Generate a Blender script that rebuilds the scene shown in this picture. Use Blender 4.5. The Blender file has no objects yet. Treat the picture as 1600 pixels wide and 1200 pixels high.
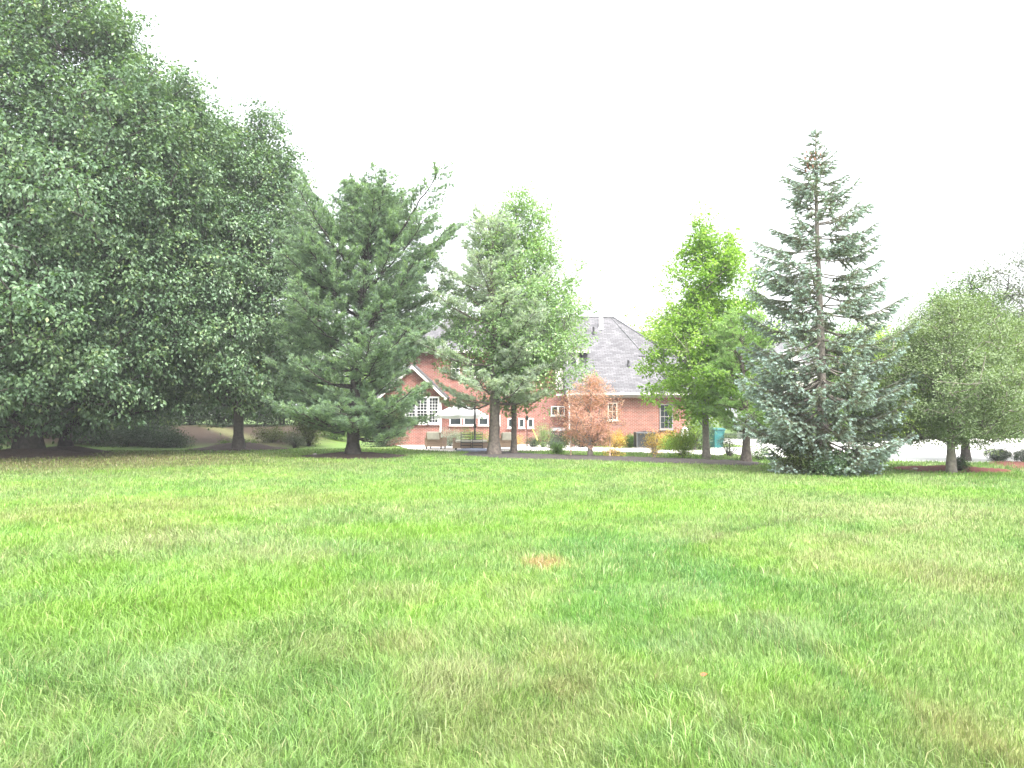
import bpy, math, random
import numpy as np
C = bpy.context.scene
R = math.radians

# ------------------------------------------------------------------ camera
CAMZ = 1.6
FPX = 1256.0                       # focal length in pixels of the 1600 px wide photograph
PITCH = R(2.5)
cd = bpy.data.cameras.new('camera'); cam = bpy.data.objects.new('camera', cd); C.collection.objects.link(cam)
cam.location = (0, 0, CAMZ); cam.rotation_euler = (math.pi/2 + PITCH, 0, 0)
cd.sensor_width = 36; cd.lens = 36*FPX/1600; cd.clip_start = 0.1; cd.clip_end = 3000
C.camera = cam
# ------------------------------------------------------------------ world, sun, exposure
SUN_EL, SUN_AZ = R(56), R(155)     # azimuth measured from +Y, negative = left of view
w = bpy.data.worlds.new('World'); C.world = w; w.use_nodes = True
nt = w.node_tree; nt.nodes.clear()
sky = nt.nodes.new('ShaderNodeTexSky'); sky.sky_type = 'NISHITA'; sky.sun_disc = False
sky.sun_elevation = SUN_EL; sky.sun_rotation = SUN_AZ; sky.dust_density = 6; sky.air_density = 1.2; sky.ozone_density = 1
hs = nt.nodes.new('ShaderNodeHueSaturation'); hs.inputs['Saturation'].default_value = 0.22
bg = nt.nodes.new('ShaderNodeBackground'); bg.inputs['Strength'].default_value = 0.15
wo = nt.nodes.new('ShaderNodeOutputWorld')
nt.links.new(sky.outputs[0], hs.inputs['Color']); nt.links.new(hs.outputs[0], bg.inputs[0]); nt.links.new(bg.outputs[0], wo.inputs[0])
sl = bpy.data.lights.new('sun', 'SUN'); sl.energy = 1.3; sl.angle = R(12); sl.color = (1, .97, .92)
so = bpy.data.objects.new('sun', sl); C.collection.objects.link(so); so.location = (0, 0, 40)
so.rotation_euler = (math.pi/2 - SUN_EL, 0, -SUN_AZ + math.pi)
C.view_settings.view_transform = 'Standard'; C.view_settings.look = 'None'
C.view_settings.exposure = 2.4; C.view_settings.gamma = 1
C.cycles.max_bounces = 7; C.cycles.diffuse_bounces = 5; C.cycles.glossy_bounces = 2; C.cycles.transmission_bounces = 5
C.cycles.use_denoising = True

# ------------------------------------------------------------------ pixel -> place
def ray(px, py):
    u, v = (px-800)/FPX, (600-py)/FPX
    return np.array([u, math.cos(PITCH)-v*math.sin(PITCH), math.sin(PITCH)+v*math.cos(PITCH)])
def at(px, py, Y):
    d = ray(px, py); k = Y/d[1]
    return np.array([d[0]*k, Y, CAMZ+d[2]*k])
def gp(px, py, z=0.0):
    d = ray(px, py); k = (z-CAMZ)/d[2]
    return (d[0]*k, d[1]*k)
def xz(px, py, Y): p = at(px, py, Y); return p[0], p[2]

# ------------------------------------------------------------------ noise
_perm = np.random.default_rng(5).random((256, 256))
def vnoise(x, y):
    xi = np.floor(x).astype(int); yi = np.floor(y).astype(int); fx = x-xi; fy = y-yi
    fx = fx*fx*(3-2*fx); fy = fy*fy*(3-2*fy)
    a = _perm[xi & 255, yi & 255]; b = _perm[(xi+1) & 255, yi & 255]
    c = _perm[xi & 255, (yi+1) & 255]; d = _perm[(xi+1) & 255, (yi+1) & 255]
    return (a*(1-fx)+b*fx)*(1-fy)+(c*(1-fx)+d*fx)*fy
def fbm(x, y, o=3):
    s = 0; a = .5; t = 0
    for i in range(o):
        s = s+a*vnoise(x*2**i+17*i, y*2**i+31*i); t += a; a *= .5
    return s/t
def sstep(a, b, x):
    t = np.clip((x-a)/(b-a), 0, 1); return t*t*(3-2*t)
def inpoly(x, y, poly):
    ins = np.zeros(np.shape(x), bool); n = len(poly)
    for i in range(n):
        x0, y0 = poly[i]; x1, y1 = poly[(i+1) % n]
        if y0 == y1: continue
        cond = ((y0 > y) != (y1 > y)) & (x < (x1-x0)*(y-y0)/(y1-y0)+x0)
        ins ^= cond
    return ins

# ------------------------------------------------------------------ object helpers
def link(o): C.collection.objects.link(o); return o
def tag(o, label=None, cat=None, group=None, kind=None):
    if label: o['label'] = label
    if cat: o['category'] = cat
    if group: o['group'] = group
    if kind: o['kind'] = kind
    return o
def thing(name, loc, label, cat, group=None, rz=0):
    o = link(bpy.data.objects.new(name, None)); o.location = loc; o.rotation_euler = (0, 0, rz); o.empty_display_size = .3
    return tag(o, label, cat, group)
def np_obj(name, V, faces, mat, parent=None, smooth=False, tint=None, color=None, mats=None, midx=None):
    """V (n,3); faces: list of int arrays (m,k)"""
    me = bpy.data.meshes.new(name); V = np.asarray(V, np.float32)
    me.vertices.add(len(V)); me.vertices.foreach_set('co', V.ravel())
    faces = [np.asarray(f, np.int32) for f in faces if len(f)]
    tot = sum(f.size for f in faces); npoly = sum(len(f) for f in faces)
    me.loops.add(tot); me.loops.foreach_set('vertex_index', np.concatenate([f.ravel() for f in faces]))
    me.polygons.add(npoly)
    sizes = np.concatenate([np.full(len(f), f.shape[1], np.int32) for f in faces])
    st = np.concatenate([[0], np.cumsum(sizes)[:-1]]).astype(np.int32)
    me.polygons.foreach_set('loop_start', st)
    if smooth: me.polygons.foreach_set('use_smooth', np.ones(npoly, bool))
    for m in (mats or [mat]): me.materials.append(m)
    if midx is not None: me.polygons.foreach_set('material_index', midx.astype(np.int32))
    if tint is not None:
        a = me.attributes.new('tint', 'FLOAT', 'POINT'); a.data.foreach_set('value', np.asarray(tint, np.float32))
    if color is not None:
        a = me.attributes.new('col', 'FLOAT_COLOR', 'POINT')
        c4 = np.ones((len(V), 4), np.float32); c4[:, :3] = color; a.data.foreach_set('color', c4.ravel())
    me.update(calc_edges=True)
    o = link(bpy.data.objects.new(name, me))
    if parent: o.parent = parent
    return o
class MB:
    """collects boxes, tubes, polygons in world coordinates; origin = the thing's base"""
    def __init__(s, org=(0, 0, 0)): s.v = []; s.f = []; s.o = np.array(org, float)
    def add(s, V, F):
        n = len(s.v); s.v += [tuple(np.asarray(p, float)-s.o) for p in V]; s.f += [tuple(i+n for i in f) for f in F]; return s
    def box(s, x0, x1, y0, y1, z0, z1):
        V = [(x, y, z) for x in (x0, x1) for y in (y0, y1) for z in (z0, z1)]
        return s.add(V, [(0, 1, 3, 2), (4, 6, 7, 5), (0, 4, 5, 1), (2, 3, 7, 6), (0, 2, 6, 4), (1, 5, 7, 3)])
    def slab(s, quad, th, n=None):
        q = [np.asarray(p, float) for p in quad]
        if n is None: n = np.cross(q[1]-q[0], q[2]-q[0]); n = n/np.linalg.norm(n)
        n = np.asarray(n)*th; k = len(q); V = q+[p-n for p in q]
        F = [tuple(range(k)), tuple(range(2*k-1, k-1, -1))]+[(i, i+k, (i+1) % k+k, (i+1) % k) for i in range(k)]
        return s.add(V, F)
    def tube(s, pts, rad, k=8, caps=True):
        P = [np.asarray(p, float) for p in pts]; rr = rad if hasattr(rad, '__len__') else [rad]*len(P); V = []; F = []
        for i, p in enumerate(P):
            d = P[min(i+1, len(P)-1)]-P[max(i-1, 0)]; d = d/(np.linalg.norm(d)+1e-9)
            a = np.cross(d, (0, 0, 1)) if abs(d[2]) < .9 else np.cross(d, (0, 1, 0)); a /= np.linalg.norm(a); b = np.cross(d, a)
            for j in range(k):
                t = 2*math.pi*j/k; V.append(p+(a*math.cos(t)+b*math.sin(t))*rr[i])
        for i in range(len(P)-1):
            for j in range(k): F.append((i*k+j, i*k+(j+1) % k, (i+1)*k+(j+1) % k, (i+1)*k+j))
        if caps: F += [tuple(range(k)), tuple(range((len(P)-1)*k, len(P)*k))[::-1]]
        return s.add(V, F)
    def lathe(s, c, prof, k=20, sx=1, sy=1):
        V = []; F = []
        for r, z in prof:
            for j in range(k):
                t = 2*math.pi*j/k; V.append((c[0]+r*math.cos(t)*sx, c[1]+r*math.sin(t)*sy, c[2]+z))
        for i in range(len(prof)-1):
            for j in range(k): F.append((i*k+j, i*k+(j+1) % k, (i+1)*k+(j+1) % k, (i+1)*k+j))
        F += [tuple(range(k))[::-1], tuple(range((len(prof)-1)*k, len(prof)*k))]
        return s.add(V, F)
    def build(s, name, mat, parent=None, smooth=False, bevel=0, label=None):
        me = bpy.data.meshes.new(name); me.from_pydata([tuple(v) for v in s.v], [], s.f); me.materials.append(mat)
        if smooth: me.polygons.foreach_set('use_smooth', np.ones(len(me.polygons), bool))
        me.update(); o = link(bpy.data.objects.new(name, me))
        if parent: o.parent = parent
        if bevel:
            b = o.modifiers.new('bevel', 'BEVEL'); b.width = bevel; b.segments = 2; b.limit_method = 'ANGLE'
        if label: o['label'] = label
        return o

# ------------------------------------------------------------------ materials
def newmat(name):
    m = bpy.data.materials.new(name); m.use_nodes = True; n = m.node_tree; n.nodes.clear()
    out = n.nodes.new('ShaderNodeOutputMaterial'); return m, n, out
def N(n, t, **k):
    x = n.nodes.new(t)
    for a, b in k.items(): setattr(x, a, b)
    return x
def ramp(n, stops):
    r = N(n, 'ShaderNodeValToRGB'); e = r.color_ramp.elements
    while len(e) < len(stops): e.new(.5)
    for i, (p, c) in enumerate(stops): e[i].position = p; e[i].color = (*c, 1)
    return r
def plain(name, col, rough=.6, metal=0, var=.25, scale=6, bump=0, col2=None, spec=.5):
    m, n, out = newmat(name); p = N(n, 'ShaderNodeBsdfPrincipled'); n.links.new(p.outputs[0], out.inputs[0])
    tc = N(n, 'ShaderNodeTexCoord'); nz = N(n, 'ShaderNodeTexNoise'); nz.inputs['Scale'].default_value = scale; nz.inputs['Detail'].default_value = 6
    n.links.new(tc.outputs['Object'], nz.inputs['Vector'])
    c = np.array(col); lo = tuple(c*(1-var)); hi = tuple(np.minimum(c*(1+var), 1)) if col2 is None else col2
    r = ramp(n, [(.3, lo), (.7, hi)]); n.links.new(nz.outputs['Fac'], r.inputs[0]); n.links.new(r.outputs[0], p.inputs['Base Color'])
    p.inputs['Roughness'].default_value = rough; p.inputs['Metallic'].default_value = metal
    p.inputs['Specular IOR Level'].default_value = spec
    if bump:
        b = N(n, 'ShaderNodeBump'); b.inputs['Strength'].default_value = bump; b.inputs['Distance'].default_value = .02
        n.links.new(nz.outputs['Fac'], b.inputs['Height']); n.links.new(b.outputs[0], p.inputs['Normal'])
    return m
def leafmat(name, stops, gloss=.25, rough=.45, trans=.35):
    m, n, out = newmat(name)
    a = N(n, 'ShaderNodeAttribute', attribute_name='tint'); r = ramp(n, stops); n.links.new(a.outputs['Fac'], r.inputs[0])
    p = N(n, 'ShaderNodeBsdfPrincipled'); p.inputs['Roughness'].default_value = rough; p.inputs['Specular IOR Level'].default_value = gloss
    n.links.new(r.outputs[0], p.inputs['Base Color'])
    t = N(n, 'ShaderNodeBsdfTranslucent'); g = N(n, 'ShaderNodeMix', data_type='RGBA', blend_type='MULTIPLY'); g.inputs[0].default_value = 1
    n.links.new(r.outputs[0], g.inputs[6]); g.inputs[7].default_value = (1.3, 1.45, .5, 1); n.links.new(g.outputs[2], t.inputs[0])
    mx = N(n, 'ShaderNodeMixShader'); mx.inputs[0].default_value = trans
    n.links.new(p.outputs[0], mx.inputs[1]); n.links.new(t.outputs[0], mx.inputs[2]); n.links.new(mx.outputs[0], out.inputs[0])
    return m
def colmat(name, rough=.7, trans=0, spec=.2, bump=0):
    m, n, out = newmat(name); a = N(n, 'ShaderNodeAttribute', attribute_name='col')
    p = N(n, 'ShaderNodeBsdfPrincipled'); p.inputs['Roughness'].default_value = rough; p.inputs['Specular IOR Level'].default_value = spec
    n.links.new(a.outputs['Color'], p.inputs['Base Color'])
    if bump:
        tc = N(n, 'ShaderNodeTexCoord'); nz = N(n, 'ShaderNodeTexNoise'); nz.inputs['Scale'].default_value = 14; nz.inputs['Detail'].default_value = 8
        n.links.new(tc.outputs['Object'], nz.inputs['Vector']); b = N(n, 'ShaderNodeBump'); b.inputs['Strength'].default_value = bump; b.inputs['Distance'].default_value = .05
        n.links.new(nz.outputs['Fac'], b.inputs['Height']); n.links.new(b.outputs[0], p.inputs['Normal'])
    if trans:
        t = N(n, 'ShaderNodeBsdfTranslucent'); n.links.new(a.outputs['Color'], t.inputs[0]); mx = N(n, 'ShaderNodeMixShader'); mx.inputs[0].default_value = trans
        n.links.new(p.outputs[0], mx.inputs[1]); n.links.new(t.outputs[0], mx.inputs[2]); n.links.new(mx.outputs[0], out.inputs[0])
    else: n.links.new(p.outputs[0], out.inputs[0])
    return m
def coursemat(name, c1, c2, mortar, bw, rh, ms, rough=.85, zstretch=1.0, offs=.5, noise=.35, bump=.3):
    """brick courses or shingle rows laid out along x+y and z"""
    m, n, out = newmat(name); p = N(n, 'ShaderNodeBsdfPrincipled'); n.links.new(p.outputs[0], out.inputs[0]); p.inputs['Roughness'].default_value = rough
    p.inputs['Specular IOR Level'].default_value = .2
    tc = N(n, 'ShaderNodeTexCoord'); sp = N(n, 'ShaderNodeSeparateXYZ'); n.links.new(tc.outputs['Object'], sp.inputs[0])
    ad = N(n, 'ShaderNodeMath', operation='ADD'); n.links.new(sp.outputs[0], ad.inputs[0]); n.links.new(sp.outputs[1], ad.inputs[1])
    if zstretch != 1.0: n.links.remove(ad.inputs[1].links[0]); ad.inputs[1].default_value = 0
    mz = N(n, 'ShaderNodeMath', operation='MULTIPLY'); n.links.new(sp.outputs[2], mz.inputs[0]); mz.inputs[1].default_value = zstretch
    cb = N(n, 'ShaderNodeCombineXYZ'); n.links.new(ad.outputs[0], cb.inputs[0]); n.links.new(mz.outputs[0], cb.inputs[1])
    b = N(n, 'ShaderNodeTexBrick'); b.offset = offs; n.links.new(cb.outputs[0], b.inputs['Vector']); b.inputs['Scale'].default_value = 1
    b.inputs['Brick Width'].default_value = bw; b.inputs['Row Height'].default_value = rh; b.inputs['Mortar Size'].default_value = ms
    b.inputs['Color1'].default_value = (*c1, 1); b.inputs['Color2'].default_value = (*c2, 1); b.inputs['Mortar'].default_value = (*mortar, 1)
    nz = N(n, 'ShaderNodeTexNoise'); nz.inputs['Scale'].default_value = 1.3; nz.inputs['Detail'].default_value = 8; nz.inputs['Roughness'].default_value = .7
    n.links.new(tc.outputs['Object'], nz.inputs['Vector']); r = ramp(n, [(.3, (1-noise,)*3), (.7, (1+noise*.3,)*3)]); n.links.new(nz.outputs['Fac'], r.inputs[0])
    mx = N(n, 'ShaderNodeMix', data_type='RGBA', blend_type='MULTIPLY'); mx.inputs[0].default_value = 1
    n.links.new(b.outputs[0], mx.inputs[6]); n.links.new(r.outputs[0], mx.inputs[7]); n.links.new(mx.outputs[2], p.inputs['Base Color'])
    bu = N(n, 'ShaderNodeBump'); bu.inputs['Strength'].default_value = bump; bu.inputs['Distance'].default_value = .01; bu.invert = True
    n.links.new(b.outputs['Fac'], bu.inputs['Height']); n.links.new(bu.outputs[0], p.inputs['Normal'])
    return m
M = {}
M['bark'] = plain('bark', (.085, .07, .058), .9, var=.5, scale=9, bump=.8)
M['bark_dark'] = plain('bark_dark', (.04, .034, .03), .9, var=.45, scale=9, bump=.8)
M['bark_grey'] = plain('bark_grey', (.17, .15, .13), .9, var=.35, scale=9, bump=.6)
M['brick'] = coursemat('brick', (.26, .066, .045), (.175, .045, .032), (.29, .23, .20), .22, .078, .013)
M['shingle'] = coursemat('shingle', (.082, .081, .087), (.145, .142, .15), (.05, .049, .052), .33, .15, .012, .95, zstretch=1.55, noise=.3)
M['white'] = plain('white_paint', (.74, .74, .72), .45, var=.06)
M['cream'] = plain('cream_siding', (.62, .60, .54), .6, var=.06)
M['gutter'] = plain('gutter_metal', (.42, .40, .38), .4, var=.08)
M['fascia'] = plain('fascia_brown', (.20, .16, .14), .6, var=.15)
M['glass'] = plain('window_glass', (.02, .025, .028), .06, var=.2, spec=.6)
M['black'] = plain('black_metal', (.02, .02, .022), .4, var=.2)
M['wicker'] = plain('wicker', (.30, .215, .15), .8, var=.35, scale=40, bump=.6)
M['cushion'] = plain('cushion_fabric', (.62, .58, .50), .9, var=.1)
M['canvas'] = plain('white_canvas', (.82, .82, .80), .85, var=.04)
M['teal'] = plain('teal_plastic', (.004, .085, .085), .45, var=.12)
M['concrete'] = plain('concrete', (.55, .51, .47), .85, var=.10, scale=1.5, bump=.15)
M['frame_grey'] = plain('frame_grey', (.20, .18, .18), .5, var=.1)
M['drive'] = plain('driveway_concrete', (.50, .49, .47), .85, var=.06, scale=.8, bump=.1)
M['stone'] = plain('stone', (.36, .32, .29), .9, var=.35, scale=5, bump=.6)
M['mulch_dark'] = plain('mulch_dark', (.036, .029, .027), .95, var=.6, scale=26, bump=1)
M['mulch_red'] = plain('mulch_red', (.12, .030, .022), .95, var=.5, scale=26, bump=1)
M['mulch_brown'] = plain('mulch_brown', (.055, .034, .025), .95, var=.55, scale=26, bump=1)
M['grill'] = plain('grill_enamel', (.03, .022, .025), .35, var=.2)
M['redtag'] = plain('red_plastic', (.5, .03, .04), .5, var=.1)
M['yellow'] = plain('yellow_plastic', (.75, .62, .12), .5, var=.1)
M['grey_metal'] = plain('grey_metal', (.075, .08, .085), .45, metal=.3, var=.12)
M['wood'] = plain('weathered_wood', (.36, .25, .19), .85, var=.3, scale=12)
M['blue'] = plain('blue_grey_cover', (.22, .24, .32), .8, var=.15)

# ------------------------------------------------------------------ foliage engines
def unit(a): return a/(np.linalg.norm(a, axis=-1, keepdims=True)+1e-9)
def frusta(A, B, ra, rb, k):
    """one tapered k-sided tube per edge, all at once"""
    D = unit(B-A); up = np.where(np.abs(D[:, 2:3]) < .9, np.array([[0, 0, 1.]]), np.array([[0, 1., 0]]))
    X = unit(np.cross(D, up)); Y = np.cross(D, X); t = np.arange(k)*2*math.pi/k
    ring = X[:, None, :]*np.cos(t)[None, :, None]+Y[:, None, :]*np.sin(t)[None, :, None]
    V = np.concatenate([A[:, None]+ring*ra[:, None, None], B[:, None]+ring*rb[:, None, None]], 1).reshape(-1, 3)
    base = (np.arange(len(A))*2*k)[:, None]; F = []
    for j in range(k):
        F.append(np.concatenate([base+j, base+(j+1) % k, base+k+(j+1) % k, base+k+j], 1))
    return V, np.concatenate(F)
def leaves(P, D, Nn, size, width=.6, fold=.18):
    """folded pointed leaf, 2 triangles each"""
    n = len(P); S = np.cross(D, Nn); S = unit(S); s = size[:, None]
    L = P+D*s*.45+S*s*width*.5+Nn*s*fold; Rr = P+D*s*.45-S*s*width*.5+Nn*s*fold; T = P+D*s
    V = np.stack([P, L, T, Rr], 1).reshape(-1, 3); b = (np.arange(n)*4)[:, None]
    F = np.concatenate([np.concatenate([b, b+2, b+1], 1), np.concatenate([b, b+3, b+2], 1)])
    return V, F
def randdir(rng, n): return unit(rng.normal(size=(n, 3)))
def skeleton(rng, trunk, pts, step=.7, bias=1.0):
    """join every cluster to the nearest node that is lower / further in; returns nodes, parent, load"""
    nodes = [np.array(p) for p in trunk]; par = [-1]+list(range(len(trunk)-1)); A = np.array(nodes)
    ax = np.array(trunk[-1])[:2]
    order = np.argsort(np.linalg.norm(pts[:, :2]-np.mean(A[:, :2], 0), axis=1)+.25*np.abs(pts[:, 2]-A[:, 2].mean()))
    arr = np.zeros((len(trunk)+len(pts)*14, 3)); arr[:len(A)] = A; n = len(A); tips = []
    for i in order:
        p = pts[i]; d = arr[:n]-p; dist = np.linalg.norm(d, axis=1); dz = p[2]-arr[:n, 2]
        cost = dist+bias*np.maximum(0, .35*dist-dz)
        cost[0] += 5
        j = int(np.argmin(cost)); L = dist[j]; m = max(1, int(L/step)); prev = j; q0 = arr[j].copy()
        for s in range(1, m+1):
            t = s/m; q = q0*(1-t)+p*t
            if s < m: q = q+rng.normal(0, .05*min(L, 2), 3)+np.array([0, 0, .10*L*math.sin(math.pi*t)])
            if n >= len(arr): arr = np.concatenate([arr, np.zeros((5000, 3))])
            arr[n] = q; par.append(prev); prev = n; n += 1
        tips.append((i, prev))
    load = np.zeros(n)
    for i, t in tips: load[t] += 1
    for k in range(n-1, 0, -1):
        if par[k] >= 0: load[par[k]] += load[k]
    return arr[:n], np.array(par), load, tips
def lerp_prof(prof, z):
    zs = [p[0] for p in prof]; rs = [p[1] for p in prof]; return np.interp(z, zs, rs)
def wood_mesh(name, mat, parent, nodes, par, load, r_base, power=.45, rmin=.008, flare=1.5, k=6):
    r = np.maximum(rmin, r_base*(load/max(load.max(), 1))**power)
    idx = np.nonzero(par >= 0)[0]; A = nodes[par[idx]]; B = nodes[idx]; rb = r[idx]; ra = np.minimum(r[par[idx]], rb*1.35+.002)
    trunk_e = par[idx] == 0; ra = np.where(trunk_e, rb*flare, ra)
    B2 = B+unit(B-A)*rb[:, None]*.3
    V, F = frusta(A, B2, ra, rb, k); return np_obj(name, V, [F], mat, parent, smooth=True)
def broadleaf(name, base, label, cat, prof, nclus, nleaf, lsize, mat, bark, r_base, seed, lean=(0, 0), trunk_top=.8, group=None,
              shell=.45, sig=(.42, .26), droop=.5, width=.62, gaps=.25, cut=None, stems=None, spire=None, lobes=1.0, sub=3):
    """prof: (z, radius) pairs; lean: crown axis offset at the top"""
    rng = np.random.default_rng(seed)
    root = thing(name, base, label, cat, group)
    z0, z1 = prof[0][0], prof[-1][0]; ph = rng.random(12)*6.28
    P = []
    rmax = max(p[1] for p in prof)
    while len(P) < nclus:
        n = 4000; z = rng.uniform(z0, z1, n); r = lerp_prof(prof, z); keep = rng.random(n) < (r/rmax)**1.3; z, r = z[keep], r[keep]
        th = rng.uniform(0, 2*math.pi, len(z)); h = (z-z0)/(z1-z0)
        wob = 1+lobes*(.13*np.sin(3*th+ph[0]+5*h)+.11*np.sin(5*th+ph[1]-11*h)+.12*np.sin(7*th+ph[2]+23*h)+.08*np.sin(4*th+ph[10]-37*h))
        rho = rng.random(len(z))**shell; rr = r*wob*rho
        x = rr*np.cos(th); y = rr*np.sin(th)
        g = np.sin(x*1.7+ph[3])*np.sin(y*1.9+ph[4])*np.sin(z*1.5+ph[5])+.6*np.sin(x*3.1+ph[6]+z)*np.sin(z*3.7+ph[7]+y)
        ok = g > -1+gaps*2*.9 if gaps > .5 else g > -.75+gaps
        lx = lean[0]*h; ly = lean[1]*h
        Q = np.stack([x+lx, y+ly, z], 1)[ok]
        P += list(Q)
    P = np.array(P)[rng.permutation(len(P))[:nclus]]
    if spire:   # leading shoots that stand out of the outline
        ex = []
        for (sx, sy, sz0, sz1, rad, cnt) in spire:
            z = rng.uniform(sz0, sz1, cnt); f = (sz1-z)/(sz1-sz0); a = rng.uniform(0, 6.28, cnt); q = rad*f*rng.random(cnt)**.5
            ex.append(np.stack([sx+q*np.cos(a), sy+q*np.sin(a), z], 1))
        P = np.concatenate([P]+ex)
    if cut is not None: P = P[cut(P+np.array(base))]
    th_ = z0+(z1-z0)*trunk_top; m = max(4, int(th_/.5))
    tr = [(lean[0]*max(0, (t*th_-z0)/(z1-z0))+.06*math.sin(t*9+ph[8])*t*2, lean[1]*max(0, (t*th_-z0)/(z1-z0))+.06*math.cos(t*7+ph[9])*t*2, t*th_) for t in np.linspace(0, 1, m)]
    tr[0] = (0, 0, -.1)
    nodes, par, load, tips = skeleton(rng, tr, P)
    wood_mesh('trunk', bark, root, nodes, par, load, r_base, k=7)
    if sub > 1:
        P0 = P; P = np.repeat(P, sub, 0)+rng.normal(size=(len(P)*sub, 3))*np.array([sig[0], sig[0], sig[1]])*1.15; sig = (sig[0]*.50, sig[1]*.50); nleaf = int(math.ceil(nleaf/sub))
    n = len(P)*nleaf; ci = np.repeat(np.arange(len(P)), nleaf); c = P[ci]
    off = rng.normal(size=(n, 3))*np.array([sig[0], sig[0], sig[1]]); csz = rng.uniform(.6, 1.35, len(P))[ci][:, None]; off *= csz
    pos = c+off
    out = unit(c-np.array([0, 0, (z0+z1)/2])*np.array([1, 1, 1])+1e-3)
    D = unit(unit(off)*1.0+out*.25+rng.normal(size=(n, 3))*.30+np.array([0, 0, -droop]))
    Nn = unit(np.cross(np.cross(D, rng.normal(size=(n, 3))*.5+np.array([0, 0, 1.])+out*.5), D)+rng.normal(size=(n, 3))*.25)
    V, F = leaves(pos, D, Nn, lsize*rng.uniform(.65, 1.25, n), width)
    ct = rng.random(len(P))[ci]; tint = np.clip(.6*ct+.4*rng.random(n)+.2*(rng.random(n) < .06), 0, 1)
    np_obj('crown', V, [F], mat, root, tint=np.repeat(tint, 4))
    return root
def needles(P, D, n, length, width, rng, spread=.9, lift=.25):
    """n thin needle triangles at every tuft point P pointing roughly along D"""
    m = len(P)*n; p = np.repeat(P, n, 0); d = np.repeat(D, n, 0)
    nd = unit(d+rng.normal(size=(m, 3))*spread*.6+np.array([0, 0, lift])); L = (length*rng.uniform(.6, 1.15, m))[:, None]
    s = unit(np.cross(nd, rng.normal(size=(m, 3))))*width*.5
    V = np.stack([p-s, p+s, p+nd*L], 1).reshape(-1, 3); b = (np.arange(m)*3)[:, None]
    return V, np.concatenate([b, b+1, b+2], 1)
def pine(name, base, label, cat, H, prof, mat, bark, r_base, seed, z_first=1.2, whorl=.62, per=5, ntuft=1.0, nneed=15, nlen=.13, nwid=.017,
         lean=(0, 0), asc=(-.05, .9), forks=0, group=None, density=1.0, gap=.12, bow=.12, subf=1.0):
    rng = np.random.default_rng(seed); root = thing(name, base, label, cat, group)
    A = []; B = []; ra = []; rb = []; TP = []; TD = []; TT = []
    def seg(a, b, r0, r1): A.append(a); B.append(b); ra.append(r0); rb.append(r1)
    m = max(8, int(H/.45)); ph = rng.random(2)*6.28
    def axis(z): t = z/H; return np.array([lean[0]*t*t+.09*math.sin(4*t+ph[0])*t*2, lean[1]*t*t+.09*math.sin(5*t+ph[1])*t*2, z])
    zz = np.linspace(0, H, m)
    for i in range(m-1):
        f0 = r_base*(1-zz[i]/H)**.8+.012; f1 = r_base*(1-zz[i+1]/H)**.8+.012
        if i == 0: f0 *= 1.5
        a = axis(zz[i]); 
        if i == 0: a = a-np.array([0, 0, .15])
        seg(a, axis(zz[i+1]), f0, f1)
    z = z_first
    while z < H-.15:
        t = z/H; k = max(3, int(round(per*rng.uniform(.7, 1.3)))); a0 = rng.random()*6.28
        wl = rng.uniform(.75, 1.15)
        for j in range(k):
            if rng.random() < gap: continue
            az = a0+j*6.28/k+rng.normal(0, .25); L = max(.25, lerp_prof(prof, z)*wl*rng.uniform(.62, 1.12))
            el = asc[0]+(asc[1]-asc[0])*t**1.3+rng.normal(0, .10)
            o = axis(z+rng.uniform(-.15, .15)); h = np.array([math.cos(az), math.sin(az), 0]); n = max(4, int(L/.3)); prev = o; r0 = .012+.016*L*(1-.4*t)
            pts = [o]
            for s in range(1, n+1):
                u = s/n; q = o+h*L*u*math.cos(el)+np.array([0, 0, L*u*math.sin(el)+bow*L*(u*u)-.10*L*math.sin(math.pi*u)*(1-t)])+rng.normal(0, .025, 3)
                seg(prev, q, r0*(1-.8*(s-1)/n), r0*(1-.8*u)); prev = q; pts.append(q)
            side = np.array([-h[1], h[0], 0])
            nsub = max(4, int(L*6.5*subf))
            for s in range(nsub):
                u = .22+.78*(s+rng.random())/nsub; ii = min(n-1, int(u*n)); f = u*n-ii; q = pts[ii]*(1-f)+pts[ii+1]*f
                sg = 1 if s % 2 else -1; sl = L*.40*(1.15-u)*rng.uniform(.6, 1.3)+.28
                d = unit(h*rng.uniform(.5, 1.0)+side*sg*rng.uniform(.6, 1.1)+np.array([0, 0, rng.uniform(.0, .45)]))
                e = q+d*sl+np.array([0, 0, .10*sl]); seg(q, e, .010, .005)
                nt_ = max(3, int(sl/.062*ntuft)); tb = rng.random()
                for w_ in range(nt_):
                    v = .25+.75*(w_+rng.random())/nt_
                    TP.append(q+(e-q)*v+rng.normal(0, .05, 3)+np.array([0, 0, .03])); TD.append(unit(d+rng.normal(0, .35, 3)+np.array([0, 0, .35]))); TT.append(tb)
            for w_ in range(3): TP.append(pts[-1]+rng.normal(0, .04, 3)); TD.append(unit(h+np.array([0, 0, .4]))); TT.append(.9)
        z += whorl*rng.uniform(.75, 1.25)*(1-.35*t)
    for w_ in range(10): TP.append(axis(H)+np.array([0, 0, -.05*w_])); TD.append(np.array([0, 0, 1.])); TT.append(.8)
    A, B, ra, rb, TP, TD, TT = map(np.array, (A, B, ra, rb, TP, TD, TT))
    V, F = frusta(A, B, ra, rb, 6); np_obj('trunk', V, [F], bark, root, smooth=True)
    nn = max(4, int(nneed*density)); V, F = needles(TP, TD, nn, nlen, nwid, rng)
    tint = np.clip(np.repeat(.5*TT+.5*rng.random(len(TT)), nn)+rng.normal(0, .12, len(TP)*nn), 0, 1)
    np_obj('crown', V, [F], mat, root, tint=np.repeat(tint, 3))
    return root
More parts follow.
